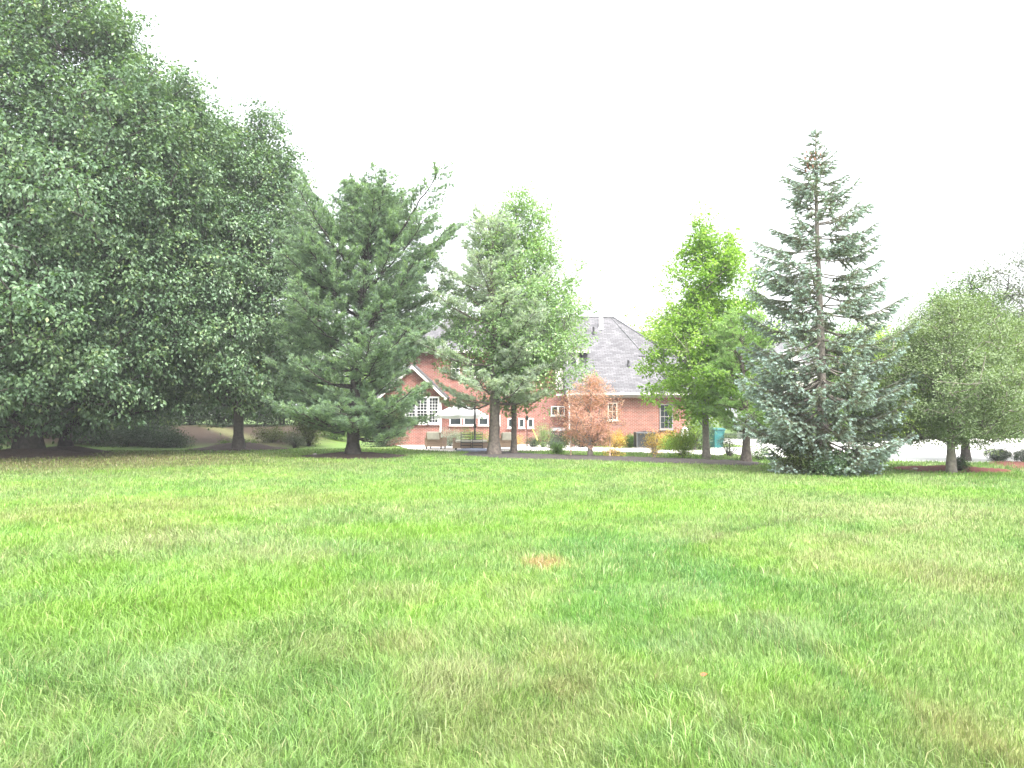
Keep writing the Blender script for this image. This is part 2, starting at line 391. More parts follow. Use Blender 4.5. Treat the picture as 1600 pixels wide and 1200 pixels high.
def spruce(name, base, label, cat, H, prof, mat, bark, r_base, seed, z_first=.15, group=None, cones=None, whorl=.44):
    """blue spruce: tiers of stiff limbs, hanging side twigs, brushes of short needles with pale tips"""
    rng = np.random.default_rng(seed); root = thing(name, base, label, cat, group)
    A = []; B = []; ra = []; rb = []; S0 = []; S1 = []; TT = []
    def seg(a, b, r0, r1): A.append(a); B.append(b); ra.append(r0); rb.append(r1)
    def axis(z): t = z/H; return np.array([.05*math.sin(6*t), .04*math.sin(5*t+1), z])
    zz = np.linspace(0, H, 30)
    for i in range(29):
        a = axis(zz[i]);
        if i == 0: a = a-np.array([0, 0, .15])
        seg(a, axis(zz[i+1]), r_base*(1-zz[i]/H)**.9+.012, r_base*(1-zz[i+1]/H)**.9+.012)
    z = z_first
    def brush(a, b, t): S0.append(a); S1.append(b); TT.append(t)
    while z < H-.05:
        t = z/H; k = (9 if z < 3.2 else 7) if z < H*.9 else 4; a0 = rng.random()*6.28
        for j in range(k):
            if rng.random() < (.04 if t < .30 else .22): continue
            az = a0+j*6.28/k+rng.normal(0, .25); L = lerp_prof(prof, z)*rng.uniform(.66, 1.06)
            if L < .08: L = .1
            o = axis(z+rng.uniform(-.06, .06)); h = np.array([math.cos(az), math.sin(az), 0]); side = np.array([-h[1], h[0], 0])
            el = (-.12+.55*t**2)+rng.normal(0, .08); n = max(4, int(L/.22)); prev = o; pts = [o]; r0 = .008+.011*L
            for s in range(1, n+1):
                u = s/n; q = o+h*L*u+np.array([0, 0, L*(u*math.tan(el)+.17*u*u*(1-.3*t)-.20*math.sin(math.pi*u)*(1-t))])+rng.normal(0, .012, 3)
                seg(prev, q, r0*(1-.85*(s-1)/n), r0*(1-.85*u)); prev = q; pts.append(q)
            bare = .30 if .2 < t < .8 else .18
            for s in range(n):
                u = (s+.5)/n
                if u > bare: brush(pts[s], pts[s+1], .25+.5*u)
            nsub = max(3, int(L*13))
            for s in range(nsub):
                u = bare+(1-bare)*(s+rng.random())/nsub; ii = min(n-1, int(u*n)); f = u*n-ii; q = pts[ii]*(1-f)+pts[ii+1]*f; sg = 1 if s % 2 else -1
                sl = (L*.30*(1.15-u)+.10)*rng.uniform(.7, 1.3)
                d = unit(h*.75+side*sg*rng.uniform(.6, 1.0)+np.array([0, 0, rng.uniform(-.5, .05)])); e = q+d*sl
                seg(q, e, .006, .003); brush(q+(e-q)*.1, q+(e-q)*.6, .15+.45*u); brush(q+(e-q)*.6, e+np.array([0, 0, .03]), .55+.45*u)
                if sl > .28:
                    for sg2 in (-1, 1):
                        q2 = q+(e-q)*rng.uniform(.35, .7); e2 = q2+unit(d+side*sg2*.8+np.array([0, 0, rng.uniform(-.8, .1)]))*sl*rng.uniform(.3, .5)
                        brush(q2, e2, .4+.5*u)
        z += whorl*rng.uniform(.7, 1.3)*(1-.35*t)
    brush(axis(H-.5), axis(H), .7)
    for i in range(46):
        q = axis(H-.1-1.5*rng.random()); a = rng.random()*6.28; f = (H-q[2])/1.6; e = q+np.array([math.cos(a)*(.10+.26*f), math.sin(a)*(.10+.26*f), rng.uniform(-.02, .16)]); seg(q, e, .007, .003); brush(q, e, rng.uniform(.5, 1))
    A, B, ra, rb = map(np.array, (A, B, ra, rb)); V, F = frusta(A, B, ra, rb, 6); np_obj('trunk', V, [F], bark, root, smooth=True)
    S0, S1, TT = map(np.array, (S0, S1, TT)); L = np.linalg.norm(S1-S0, axis=1); cnt = np.maximum(24, (L*480).astype(int)); ci = np.repeat(np.arange(len(L)), cnt); m = len(ci)
    u = rng.random(m)[:, None]; p = S0[ci]*(1-u)+S1[ci]*u; d = unit(S1-S0)[ci]
    rad = unit(np.cross(d, rng.normal(size=(m, 3)))); nd = unit(rad*1.0+d*.75+np.array([0, 0, .25])); ln = (.046*rng.uniform(.7, 1.2, m))[:, None]
    s = unit(np.cross(nd, rng.normal(size=(m, 3))))*.0085
    V = np.stack([p-s, p+s, p+nd*ln], 1).reshape(-1, 3); b = (np.arange(m)*3)[:, None]; F = np.concatenate([b, b+1, b+2], 1)
    tint = np.clip(TT[ci]**1.25*.74+.28*u[:, 0]-.02+rng.normal(0, .10, m), 0, 1)
    np_obj('crown', V, [F], mat, root, tint=np.repeat(tint, 3))
    if cones is not None:
        for i in range(cones):
            MBc = MB()
            a = rng.random()*6.28; r = rng.uniform(.05, .32); zc = rng.uniform(H-1.25, H-.7); c = axis(zc)+np.array([math.cos(a)*r-.08, math.sin(a)*r, 0])
            MBc.tube([c, c+np.array([.01, 0, -.04]), c+np.array([.012, 0, -.085]), c+np.array([.01, 0, -.11])], [.012, .024, .020, .006], 6); MBc.build('cone', M['cone'], root, smooth=True)
        return root
def shrub(name, base, label, cat, r, h, mat, bark, seed, n=60, nl=40, ls=.05, group=None, sig=.09, squash=1, width=.6, shell=.5, droop=0., stems=6, z0=.12):
    rng = np.random.default_rng(seed); root = thing(name, base, label, cat, group)
    th = rng.uniform(0, 6.28, n); cz = rng.uniform(-1, 1, n); rho = rng.random(n)**shell; q = np.sqrt(1-cz*cz)
    P = np.stack([r*rho*q*np.cos(th), r*rho*q*np.sin(th)*squash, h*(.5+.5*rho*cz)], 1); P[:, 2] = np.maximum(P[:, 2], h*z0)
    mb = MB()
    for i in range(0, n, max(1, n//(stems*3))):
        a = rng.random()*6.28; mid = P[i]*np.array([.45, .45, .5]); mb.tube([(.04*math.cos(a), .04*math.sin(a), -.04), mid, P[i]], [.018*h**.5+.004, .010*h**.5+.003, .004], 5)
    mb.build('stem', bark, root, smooth=True)
    m = n*nl; ci = np.repeat(np.arange(n), nl); off = rng.normal(size=(m, 3))*sig; pos = P[ci]+off; pos[:, 2] = np.maximum(pos[:, 2], .01)
    D = unit(unit(off)+rng.normal(size=(m, 3))*.5+np.array([0, 0, .3-droop])); Nn = unit(rng.normal(size=(m, 3))*.5+np.array([0, 0, 1.]))
    V, F = leaves(pos, D, Nn, ls*rng.uniform(.6, 1.3, m), width)
    tint = np.clip(.4*rng.random(n)[ci]+.6*rng.random(m), 0, 1); np_obj('foliage', V, [F], mat, root, tint=np.repeat(tint, 4))
    return root
def copy_tree(src, loc, rz, sc, label):
    c = src.copy(); link(c); c.location = loc; c.rotation_euler = (0, 0, rz); c.scale = sc if hasattr(sc, '__len__') else (sc, sc, sc)
    for ch in list(src.children):
        d = ch.copy(); link(d); d.parent = c
    c['label'] = label; return c
M['cone'] = plain('cone_brown', (.22, .10, .055), .7, var=.2)
L_MAPLE = leafmat('leaf_maple', [(0, (.050, .090, .052)), (.5, (.080, .140, .074)), (.85, (.125, .195, .092)), (1, (.20, .25, .10))], gloss=.4, rough=.42, trans=.32)
L_MAPLE2 = leafmat('leaf_maple_green', [(0, (.052, .095, .052)), (.5, (.085, .150, .076)), (.85, (.135, .21, .095)), (1, (.20, .25, .10))], gloss=.5, rough=.38, trans=.26)
L_BRIGHT = leafmat('leaf_bright', [(0, (.10, .19, .030)), (.5, (.165, .28, .050)), (1, (.28, .40, .10))], gloss=.35, trans=.5)
L_LIGHT = leafmat('leaf_light', [(0, (.11, .19, .085)), (.5, (.17, .27, .12)), (1, (.26, .36, .17))], gloss=.35, trans=.4)
L_CRAB = leafmat('leaf_crab', [(0, (.085, .125, .055)), (.5, (.13, .185, .085)), (1, (.21, .27, .14))], gloss=.45, trans=.3)
L_GREY = leafmat('leaf_greygreen', [(0, (.045, .06, .04)), (.5, (.075, .095, .06)), (1, (.12, .14, .09))], gloss=.4, trans=.25)
L_DARK = leafmat('leaf_dark', [(0, (.024, .045, .024)), (.5, (.040, .072, .036)), (1, (.075, .115, .055))], gloss=.4, trans=.2)
L_MID = leafmat('leaf_mid', [(0, (.05, .10, .025)), (.5, (.085, .16, .035)), (1, (.16, .25, .06))], trans=.35)
L_YEL = leafmat('leaf_yellowgreen', [(0, (.12, .20, .03)), (.5, (.20, .30, .045)), (1, (.33, .42, .09))], trans=.4)
L_RUST = leafmat('leaf_rust', [(0, (.34, .16, .12)), (.5, (.44, .235, .185)), (1, (.52, .33, .27))], gloss=.1, trans=.3)
L_ORANGE = leafmat('leaf_orange', [(0, (.34, .17, .05)), (.5, (.48, .30, .08)), (1, (.40, .42, .13))], gloss=.1, trans=.35)
L_BROWNG = leafmat('leaf_browngreen', [(0, (.05, .035, .02)), (.4, (.05, .065, .02)), (1, (.10, .15, .04))], gloss=.2, trans=.25)
N_PINE = leafmat('needle_pine', [(0, (.11, .165, .125)), (.5, (.175, .255, .175)), (1, (.27, .37, .22))], gloss=.3, rough=.5, trans=.38)
N_PALE_GLARE = leafmat('needle_pale_glare', [(0, (.25, .31, .265)), (.5, (.33, .40, .33)), (1, (.42, .48, .38))], gloss=.3, rough=.5, trans=.3)  # glaucous needles, paled further so the colour carries the central glare
N_YOUNG = leafmat('needle_young', [(0, (.15, .25, .09)), (.5, (.23, .36, .14)), (1, (.34, .46, .21))], gloss=.2, trans=.35)
N_SPRUCE = leafmat('needle_spruce', [(0, (.11, .105, .06)), (.4, (.16, .175, .11)), (.68, (.26, .33, .29)), (1, (.43, .54, .56))], gloss=.3, rough=.5, trans=.15)

# ------------------------------------------------------------------ ground plan (from the photograph's own sight lines)
DRIVE = [gp(1128, 706), gp(1170, 714), gp(1300, 719), gp(1440, 721.5), gp(1510, 722.5), gp(1700, 725), gp(1900, 727), (75, 26), (75, 66), (14, 66), (14, 46), gp(1085, 701)]
WALK = [gp(640, 703), gp(700, 706), gp(880, 704.5), gp(960, 707), gp(1040, 709), gp(1128, 712.5), gp(1140, 706), gp(1050, 703), gp(960, 700.5), gp(890, 697), gp(800, 689), gp(660, 687), gp(600, 690)]
BED = [gp(716, 712), gp(800, 716.5), gp(900, 719), gp(1000, 722.5), gp(1100, 726), gp(1165, 728.5), gp(1198, 727), gp(1175, 721), gp(1100, 718), gp(1000, 714.5), gp(900, 711.5), gp(830, 709.5), gp(780, 704.5), gp(740, 705)]
RINGS = [  # centre x,y radius, height, material
    (*gp(552, 713), 2.35, .17, 'mulch_brown'), (*gp(374, 702), 2.6, .34, 'mulch_brown'), (*gp(1484, 733.5), 1.75, .10, 'mulch_red')]
def bankmask(x, y): return sstep(42.5, 46.5, y+.05*x)*sstep(-9.5, -13.5, x)
def gh(x, y):
    x = np.asarray(x, float); y = np.asarray(y, float)
    h = .05*(fbm(x*.22, y*.22, 2)-.5)
    h = h*(1-sstep(32, 37, y))
    h = h+bankmask(x, y)*sstep(42, 60, y)*1.1+sstep(70, 200, y)*1.5
    h = h+.05*sstep(-14, -22, x)*sstep(20, 34, y)
    return h
SPOTS = [  # px,py,radius m,kind
    (848, 882, .33, 'dead'), (640, 1015, .32, 'brown'), (860, 1035, .30, 'brown'), (880, 1085, .22, 'brown'), (1485, 905, .8, 'brown'), (900, 990, .28, 'straw'),
    (620, 832, 1.1, 'lime'), (700, 828, .9, 'lime'), (540, 832, .8, 'lime'), (850, 800, 1.0, 'lime'), (1080, 790, 1.6, 'lime'), (650, 768, 2.4, 'lime'), (1450, 768, 1.8, 'lime'), (370, 818, .8, 'lime'),
    (120, 905, .9, 'lime'), (330, 950, 1.1, 'lime'), (60, 985, .6, 'lime'), (300, 848, 1.0, 'straw'), (200, 852, .9, 'straw'), (150, 800, 2.2, 'brown'), (210, 828, 1.1, 'brown'), (420, 782, 2.2, 'brown'),
    (1100, 840, .8, 'straw'), (1150, 1000, .8, 'blue'), (1240, 985, .5, 'blue'), (950, 960, .8, 'green'), (1050, 900, 1.1, 'green'), (960, 850, 1.2, 'green'), (1350, 860, 1.6, 'straw'), (1520, 1160, .5, 'brown'),
    (420, 870, .9, 'straw'), (310, 1060, .5, 'blue'), (600, 930, .6, 'straw'), (1060, 930, .5, 'blue'), (1320, 800, 1.8, 'straw'), (1500, 800, 2.5, 'straw'), (700, 1070, .5, 'straw')]
KIND = {'dead': (.34, .23, .11), 'brown': (.25, .225, .09), 'lime': (.155, .31, .035), 'straw': (.30, .31, .15), 'blue': (.17, .27, .10), 'green': (.065, .19, .04)}
TRACKS = [([(1290, 806), (1180, 826), (1080, 850)], .16, (.10, .12, .04), .75), ([(1540, 800), (1330, 850), (1200, 900)], .2, (.25, .27, .12), .4),
    ([(1060, 880), (1150, 950), (1260, 1030), (1420, 1130)], .22, (.08, .19, .045), .6), ([(1180, 960), (1330, 1050), (1500, 1150), (1600, 1210)], .16, (.25, .22, .09), .28),
    ([(1010, 980), (1080, 1060), (1180, 1200)], .18, (.22, .27, .12), .4), ([(1400, 800), (1100, 835), (900, 900)], .25, (.10, .21, .045), .45)]
def lawn_rgb(x, y):
    x = np.asarray(x, float); y = np.asarray(y, float)
    c = np.empty(x.shape+(3,)); c[:] = (.148, .265, .058)
    def mix(m, col):
        nonlocal c
        m = np.clip(m, 0, 1)[..., None]; c = c*(1-m)+np.array(col)*m
    a = fbm(x*.55+3, y*.4+8, 3); b = fbm(x*.8+40, y*.6+11, 3); d = fbm(x*.28+70, y*.18+5, 3); e = fbm(x*2.3+9, y*2.0+90, 2)
    mix(sstep(.50, .66, a)*.75, (.165, .325, .040)); mix(sstep(.50, .34, b)*.35, (.10, .205, .055))
    mix(sstep(.54, .70, d)*.20, (.23, .235, .105)); g_ = fbm(x*6.5+2, y*5.5+33, 2); mix(sstep(.56, .78, g_)*.32, (.25, .31, .12)); mix(sstep(.44, .25, g_)*.45, (.085, .185, .045))
    mix(sstep(.58, .74, e)*.28, (.26, .28, .13)); mix(sstep(.42, .28, e)*.35, (.11, .22, .06))
    # mowing passes: slightly differing bands that run away to the right
    s = np.sin((x*.62-y*.30)*2.6+1.5*fbm(x*.2, y*.2, 2)); mix(sstep(.2, 1, s)*.45*sstep(-1, 3, x), (.20, .28, .10))
    for pts, wd, col, am in TRACKS:
        G = [np.array(gp(*p)) for p in pts]; dd = np.full(x.shape, 1e9)
        for a0, b0 in zip(G[:-1], G[1:]):
            ab = b0-a0; t = np.clip(((x-a0[0])*ab[0]+(y-a0[1])*ab[1])/(ab@ab), 0, 1); dd = np.minimum(dd, np.hypot(x-a0[0]-ab[0]*t, y-a0[1]-ab[1]*t))
        mix(sstep(wd, wd*.2, dd+.12*(fbm(x*2.5, y*2.5, 2)-.5))*am, col)
    wob = .75+.9*(fbm(x*1.6+5, y*1.6+5, 3)-.25)
    for px, py, r, k in SPOTS:
        gx, gy = gp(px, py); q = np.sqrt((x-gx)**2+((y-gy)/1.15)**2)/r*wob
        mix(sstep(1.15, .35, q)*(.85 if k == 'dead' else .30 if k == 'brown' else .28 if k == 'straw' else .55), KIND[k])
    # thin turf under the maples, darkened to paint in their shade
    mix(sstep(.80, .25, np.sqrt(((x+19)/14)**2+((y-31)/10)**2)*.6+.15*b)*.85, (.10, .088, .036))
    mix(bankmask(x, y)*.97, (.05, .035, .026))
    # grass strip that climbs the bank
    u = (y-44)/16; cx = -12.8-7.5*u*1.4; mix(bankmask(x, y)*sstep(1.0, .5, np.abs(x-cx))*sstep(-.15, .05, u), (.13, .145, .06))
    far = sstep(55, 70, y); mix(far*(~inpoly(x, y, DRIVE)), (.09, .16, .04))
    return np.array([.90, .855, .92])*c*(1+.25*(fbm(x*5, y*5, 2)-.5))[..., None]
def bare(x, y):
    m = inpoly(x, y, DRIVE) | inpoly(x, y, WALK) | inpoly(x, y, BED)
    for cx, cy, r, hh, k in RINGS: m |= (x-cx)**2+(y-cy)**2 < (r*.97)**2
    for cx, cy in ((XT1, YT1), (XT2, YT2)): m |= (x-cx)**2+(y-cy)**2 < 1.9**2
    m |= (bankmask(x, y) > .5)
    return m
YT1, YT2 = 34.0, 37.0; XT1, XT2 = at(45, 655, YT1)[0], at(103, 655, YT2)[0]

def ground_sheet():
    xs = np.concatenate([[-900, -500, -300, -180, -120, -90, -70], np.arange(-56, 60, .4), [70, 90, 120, 180, 300, 500, 900]])
    ys = np.concatenate([[-300, -120, -60, -30, -15, -8, -4], np.arange(-2, 66, .4), [70, 76, 84, 95, 110, 130, 160, 200, 300, 500, 900, 1500]])
    X, Y = np.meshgrid(xs, ys, indexing='ij'); Z = gh(X, Y); nx, ny = X.shape
    V = np.stack([X, Y, Z], -1).reshape(-1, 3); i = np.arange(nx*ny).reshape(nx, ny)
    F = np.stack([i[:-1, :-1], i[1:, :-1], i[1:, 1:], i[:-1, 1:]], -1).reshape(-1, 4)
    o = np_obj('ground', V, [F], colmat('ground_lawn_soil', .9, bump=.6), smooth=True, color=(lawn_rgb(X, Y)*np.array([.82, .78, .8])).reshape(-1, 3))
    tag(o, 'mown lawn with patchy dry turf and a mulched bank at the left', 'ground', kind='structure')
ground_sheet()
def flat(name, poly, z, mat, label):
    m = MB(); m.slab([(x, y, z) for x, y in poly][::1], .06, n=(0, 0, 1)); o = m.build(name, mat); tag(o, label, name.replace('_', ' '), kind='structure'); return o
flat('driveway', DRIVE, .022, M['drive'], 'wide pale concrete driveway behind the spruce')
flat('patio_walk', WALK, .034, M['concrete'], 'pale concrete patio and walk before the brick house')
def mound(name, poly, hgt, mat, label, edge=.5, seed=1):
    P = np.array(poly); x0, y0 = P.min(0)-.3; x1, y1 = P.max(0)+.3; st = .12
    xs = np.arange(x0, x1, st); ys = np.arange(y0, y1, st); X, Y = np.meshgrid(xs, ys, indexing='ij')
    D = np.full(X.shape, 1e9)
    for i in range(len(P)):
        a, b = P[i], P[(i+1) % len(P)]; ab = b-a; t = np.clip(((X-a[0])*ab[0]+(Y-a[1])*ab[1])/(ab@ab), 0, 1)
        D = np.minimum(D, np.hypot(X-a[0]-ab[0]*t, Y-a[1]-ab[1]*t))
    D = np.where(inpoly(X, Y, poly), D, -D)+.18*(fbm(X*2, Y*2, 3)-.5)
    rngm = np.random.default_rng(seed)
    Z = gh(X, Y)+np.where(D > 0, .01+hgt*sstep(0, edge*2.2, D)+.05*(fbm(X*6, Y*6, 2)-.4)+rngm.normal(0, .010, X.shape), -.06)
    nx, ny = X.shape; i = np.arange(nx*ny).reshape(nx, ny); F = np.stack([i[:-1, :-1], i[1:, :-1], i[1:, 1:], i[:-1, 1:]], -1).reshape(-1, 4)
    keep = (D > -.15).reshape(-1)[F].any(1)
    o = np_obj(name, np.stack([X, Y, Z], -1).reshape(-1, 3), [F[keep]], mat); tag(o, label, 'mulch bed', kind='structure'); return o
def disc(cx, cy, r, n=20, sy=1.): return [(cx+r*math.cos(a*2*math.pi/n), cy+sy*r*math.sin(a*2*math.pi/n)) for a in range(n)]
mound('mulch_bed', BED, .055, M['mulch_dark'], 'long dark mulch bed between the lawn and the house', .6)
for (cx, cy, r, hh, k), lb in zip(RINGS, ['brown mulch ring round the tall pine', 'brown mulch mound round the shaded maple trunk', 'red mulch ring round the small spreading tree']):
    mound('mulch_bed', disc(cx, cy, r), hh, M[k], lb, r*.42)
mound('mulch_bed', [gp(1535, 723), gp(1560, 727), gp(1600, 736), gp(1700, 742), gp(1700, 726), gp(1560, 721.5)], .05, M['mulch_red'], 'red mulch bed under the clipped round shrubs', .4)
mound('mulch_bed', disc(XT1, YT1, 2.9), .32, M['mulch_brown'], 'dark soil mound round the thickest maple trunk', 1.2)
mound('mulch_bed', disc(XT2, YT2, 2.2), .30, M['mulch_brown'], 'dark soil mound round the thinner maple trunk', .9)

# ------------------------------------------------------------------ grass blades (stuff)
def grass():
    rng = np.random.default_rng(11); bx = []; 
    n = 760000; lo, hi = math.log(2.2), math.log(44)
    d = np.exp(rng.uniform(lo, hi, n)); th = rng.uniform(-R(46), R(46), n)
    d2 = np.sqrt(rng.random(26000))*2.4; t2 = rng.uniform(0, 6.28, 26000)
    d = np.concatenate([d, d2]); th = np.concatenate([th, t2]); x = d*np.sin(th); y = d*np.cos(th)
    n_long = 16000; dl = np.exp(rng.uniform(math.log(2.8), math.log(15), n_long)); tl = rng.uniform(-R(44), R(44), n_long)
    is_long = np.concatenate([np.zeros(len(x), bool), np.ones(n_long, bool)]); x = np.concatenate([x, dl*np.sin(tl)]); y = np.concatenate([y, dl*np.cos(tl)]); d = np.concatenate([d, dl])
    # tufts: pull some blades to clump centres
    ok = ~bare(x, y) & (y < 44); x, y, d, is_long = x[ok], y[ok], d[ok], is_long[ok]; n = len(x)
    long_ = sstep(3.0, -2.5, x+.18*y)*sstep(16, 6, d)*(.35+1.1*fbm(x*.8+9, y*.8, 2))
    tuft = fbm(x*1.1, y*1.1, 3); fine = fbm(x*4.5+8, y*4.5, 2)
    h = (.038+.030*tuft+.045*np.clip(fine-.45, 0, 1)*2+.075*long_)*rng.uniform(.55, 1.35, n)*(1+.012*d)
    w = .0016+.00050*d**1.05; w *= rng.uniform(.7, 1.25, n); keepl = is_long & (fbm(x*.9+31, y*.9, 2)*.8+sstep(4, -4, x)*.3 > .5); h = np.where(keepl, rng.uniform(.09, .17, n), h); w = np.where(keepl, w*1.25, w)
    az = rng.uniform(0, 6.28, n)+0*x; flow = fbm(x*.7+50, y*.7, 2)*14
    lx = np.cos(az)*.8+np.cos(flow)*.28; ly = np.sin(az)*.8+np.sin(flow)*.28
    bend = rng.uniform(.25, 1.0, n)*(1+.9*long_); bend = np.where(keepl, rng.uniform(.8, 1.6, n), np.minimum(bend, 1.6))
    z = gh(x, y)-.004; base = np.stack([x, y, z], 1); ld = np.stack([lx, ly, 0*lx], 1)
    sa = rng.uniform(0, 6.28, n); S = np.stack([np.cos(sa), np.sin(sa), 0*sa], 1)*(w*.5)[:, None]
    hh = h[:, None]; bb = bend[:, None]; up = np.array([0, 0, 1.])
    p1 = base+up*hh*.55+ld*hh*bb*.22; p2 = base+up*hh*(1-.22*np.minimum(bb, 1.3))+ld*hh*bb*.72
    V = np.stack([base-S, base+S, p1+S*.85, p1-S*.85, p2], 1).reshape(-1, 3); b = (np.arange(n)*5)[:, None]
    Q = np.concatenate([b, b+1, b+2, b+3], 1); T = np.concatenate([b+3, b+2, b+4], 1)
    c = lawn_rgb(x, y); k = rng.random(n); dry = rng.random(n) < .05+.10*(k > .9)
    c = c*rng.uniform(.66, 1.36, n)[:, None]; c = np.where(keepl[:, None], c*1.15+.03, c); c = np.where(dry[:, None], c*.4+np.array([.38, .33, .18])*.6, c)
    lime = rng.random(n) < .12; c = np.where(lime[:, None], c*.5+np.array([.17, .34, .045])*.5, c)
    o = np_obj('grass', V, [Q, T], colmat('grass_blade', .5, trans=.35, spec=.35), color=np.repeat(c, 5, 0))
    tag(o, 'uneven green lawn grass with dry straw patches', 'grass', kind='stuff')
grass()

# ------------------------------------------------------------------ brick house
def window(par, org, px0, px1, py0, py1, Y, cols, rows, sash=True, mat=None, depth=.07, mw=.018, fw=.06):
    """frame (> muntins) with a dark pane, proud of the wall at Y"""
    x0, z1 = xz(px0, py0, Y); x1, z0 = xz(px1, py1, Y); mat = mat or M['white']
    f = MB(org); y0 = Y-depth
    f.box(x0-fw, x0, y0, Y+.02, z0-fw, z1+fw); f.box(x1, x1+fw, y0, Y+.02, z0-fw, z1+fw); f.box(x0, x1, y0, Y+.02, z1, z1+fw); f.box(x0, x1, y0, Y+.02, z0-fw, z0)
    fo = f.build('window', mat, par)
    m = MB(org); ym = Y-.05
    for i in range(1, cols): x = x0+(x1-x0)*i/cols; m.box(x-mw/2, x+mw/2, ym, Y-.022, z0, z1)
    for j in range(1, rows): z = z0+(z1-z0)*j/rows; t = mw/2 if not (sash and j == rows//2) else mw*1.1; m.box(x0, x1, ym-.004, Y-.022, z-t, z+t)
    if cols*rows > 1: mm = m.build('muntin', mat, fo)
    g = MB(org); g.box(x0, x1, Y-.02, Y+.01, z0, z1); g.build('pane', M['glass'], fo)
    s = MB(org); s.box(x0-fw-.05, x1+fw+.05, Y-.12, Y-.0, z0-fw-.07, z0-fw-.003); s.build('sill', M['gutter'] if mat is M['white'] else mat, fo)
    return fo
def house():
    org = (3.4, 48, 0); h = thing('brick_house', org, 'red brick house with grey hip roofs behind the mulch bed', 'house')
    # garage-side wing
    YW = 48; xL = xz(889, 650, YW)[0]; xR = xz(1082, 650, YW)[0]; zE = 3.12
    m = MB(org); m.box(xL, xR, YW, 60, -.1, zE-.05); m.build('wall', M['brick'], h)
    so_ = MB(org)   # soldier course above windows and at the base
    so_.box(xL+.3, xR-.2, YW-.025, YW-.002, 2.86, 2.93); so_.build('brick_band', M['brick'], h)
    # main hip roof
    YE = 47.5; x0 = xz(884, 613, YE)[0]; x1 = xz(1060, 613, YE)[0]; Yr = 54
    zr = xz(955, 496, Yr)[1]; xr = xz(955, 496, Yr)[0]; xl = -4.0
    FL = (xl, YE, zE); FL = (x0, YE, zE); FR = (x1, YE, zE); BR = (x1, 60.5, zE); BL = (x0-6, 60.5, zE)
    s = (zr-zE)/(Yr-YE); xin = x0+(Yr-YE)*.0
    r = MB(org)
    r.add([(x0, YE, zE), (x1, YE, zE), (xr, Yr, zr), (xl, Yr, zr), (x1, 60.5, zE), (xl, 60.5, zE), (x0, Yr, zr-.02)], [(0, 1, 2, 6), (1, 4, 2), (4, 5, 3, 2)])
    # closing gable under the left end
    r.add([(x0, YE, zE), (x0, Yr, zr-.02), (x0, Yr, zE)], [(0, 1, 2)])
    # lower wing to the right: ridge at the height of the break in the hip
    zl = xz(1008, 556, 49.9)[1]; Yl = YE+(zl-zE)/s; xd = xz(1003, 556, Yl)[0]; xe = xz(1088, 613, YE)[0]
    e = .012
    r.add([(xd-1.5, YE, zE-.0+e), (xe, YE, zE+e), (xe-1.6, Yl, zl+e), (xd-1.5, Yl, zl+e), (xe, 2*Yl-YE, zE+e), (xd-1.5, 2*Yl-YE, zE+e)], [(0, 1, 2, 3), (1, 4, 2), (4, 5, 3, 2)])
    # rear block
    Y2 = 58; x2, z2 = xz(957, 495, Y2)
    r.add([(0, 53, zE), (14.8, 53, zE), (x2, Y2, z2), (-5, Y2, z2), (14.8, 63, zE), (0, 63, zE)], [(0, 1, 2, 3), (1, 4, 2), (4, 5, 3, 2)])
    ro = r.build('roof', M['shingle'], h)
    # ridge and hip caps
    c = MB(org); c.tube([(x0, Yr, zr+.0), (xr, Yr, zr+.0)], .07, 6); c.tube([(xr, Yr, zr), (x1, YE, zE+.03)], .05, 6); c.tube([(xd-.2, Yl, zl+.03), (xe-1.6, Yl, zl+.03)], .06, 6); c.tube([(xe-1.6, Yl, zl+.03), (xe, YE, zE+.03)], .05, 6)
    c.tube([(x2, Y2, z2), (14.8, 53, zE+.03)], .06, 6); c.build('ridge_cap', M['shingle'], ro)
    # fascia, soffit, gutters
    f = MB(org); f.box(x0+.05, xe, YE+.08, YW+.0, zE-.14, zE-.02); f.box(x0+.05, xe, YE+.04, YE+.077, zE-.24, zE-.004); f.build('fascia', M['fascia'], h)
    g = MB(org); g.box(x0, xe, YE-.09, YE+.037, zE-.10, zE+.03); g.box(xz(868, 613, YW+1.5)[0], x0-.01, YW+.9, YW+1.05, zE-.10, zE+.02); g.build('gutter', M['gutter'], h)
    d = MB(org); d.tube([(x0+.1, YE-.02, zE-.1), (xL+.02, YW-.09, zE-.45), (xL+.02, YW-.09, .15), (xL+.02, YW-.3, .05)], .05, 8); d.build('downspout', M['white'], h)
    window(h, org, 1032, 1050, 633, 669, YW, 3, 4, mat=M['frame_grey']); window(h, org, 951, 963, 631, 655, YW, 2, 2, mat=M['cream'])
    # roof pipes
    for px, py0, py1, Yp, rad, mt in ((939, 494, 514, 52.9, .13, 'white'), (927.5, 511, 521, 52.4, .07, 'black'), (982, 563, 575, 49.6, .07, 'black')):
        a = at(px, py1, Yp); b = at(px, py0, Yp); v = MB(org); a[2] = zE+s*(Yp-YE)-.05
        v.lathe((a[0], a[1], a[2]), [(rad*1.5, 0), (rad*1.35, .12), (rad, .22), (rad, b[2]-a[2]), (rad*.9, b[2]-a[2]+.01)], 10); v.build('vent_pipe', M[mt], ro)
    # two-storey body
    YM = 49.9; a0 = xz(640, 560, YM)[0]; a1 = xz(905, 560, YM)[0]; zT = xz(900, 549, YM)[1]
    b = MB(org); b.box(a0, xL-.004, YM, 60, -.1, zT-.02); b.build('wall', M['brick'], h)
    sd = MB(org); sx = xz(868, 560, YM)[0]; sd.box(sx, a1, YM-.06, YM+2.2, zE+.3, zT-.03); sd.build('dormer_wall', M['cream'], h)
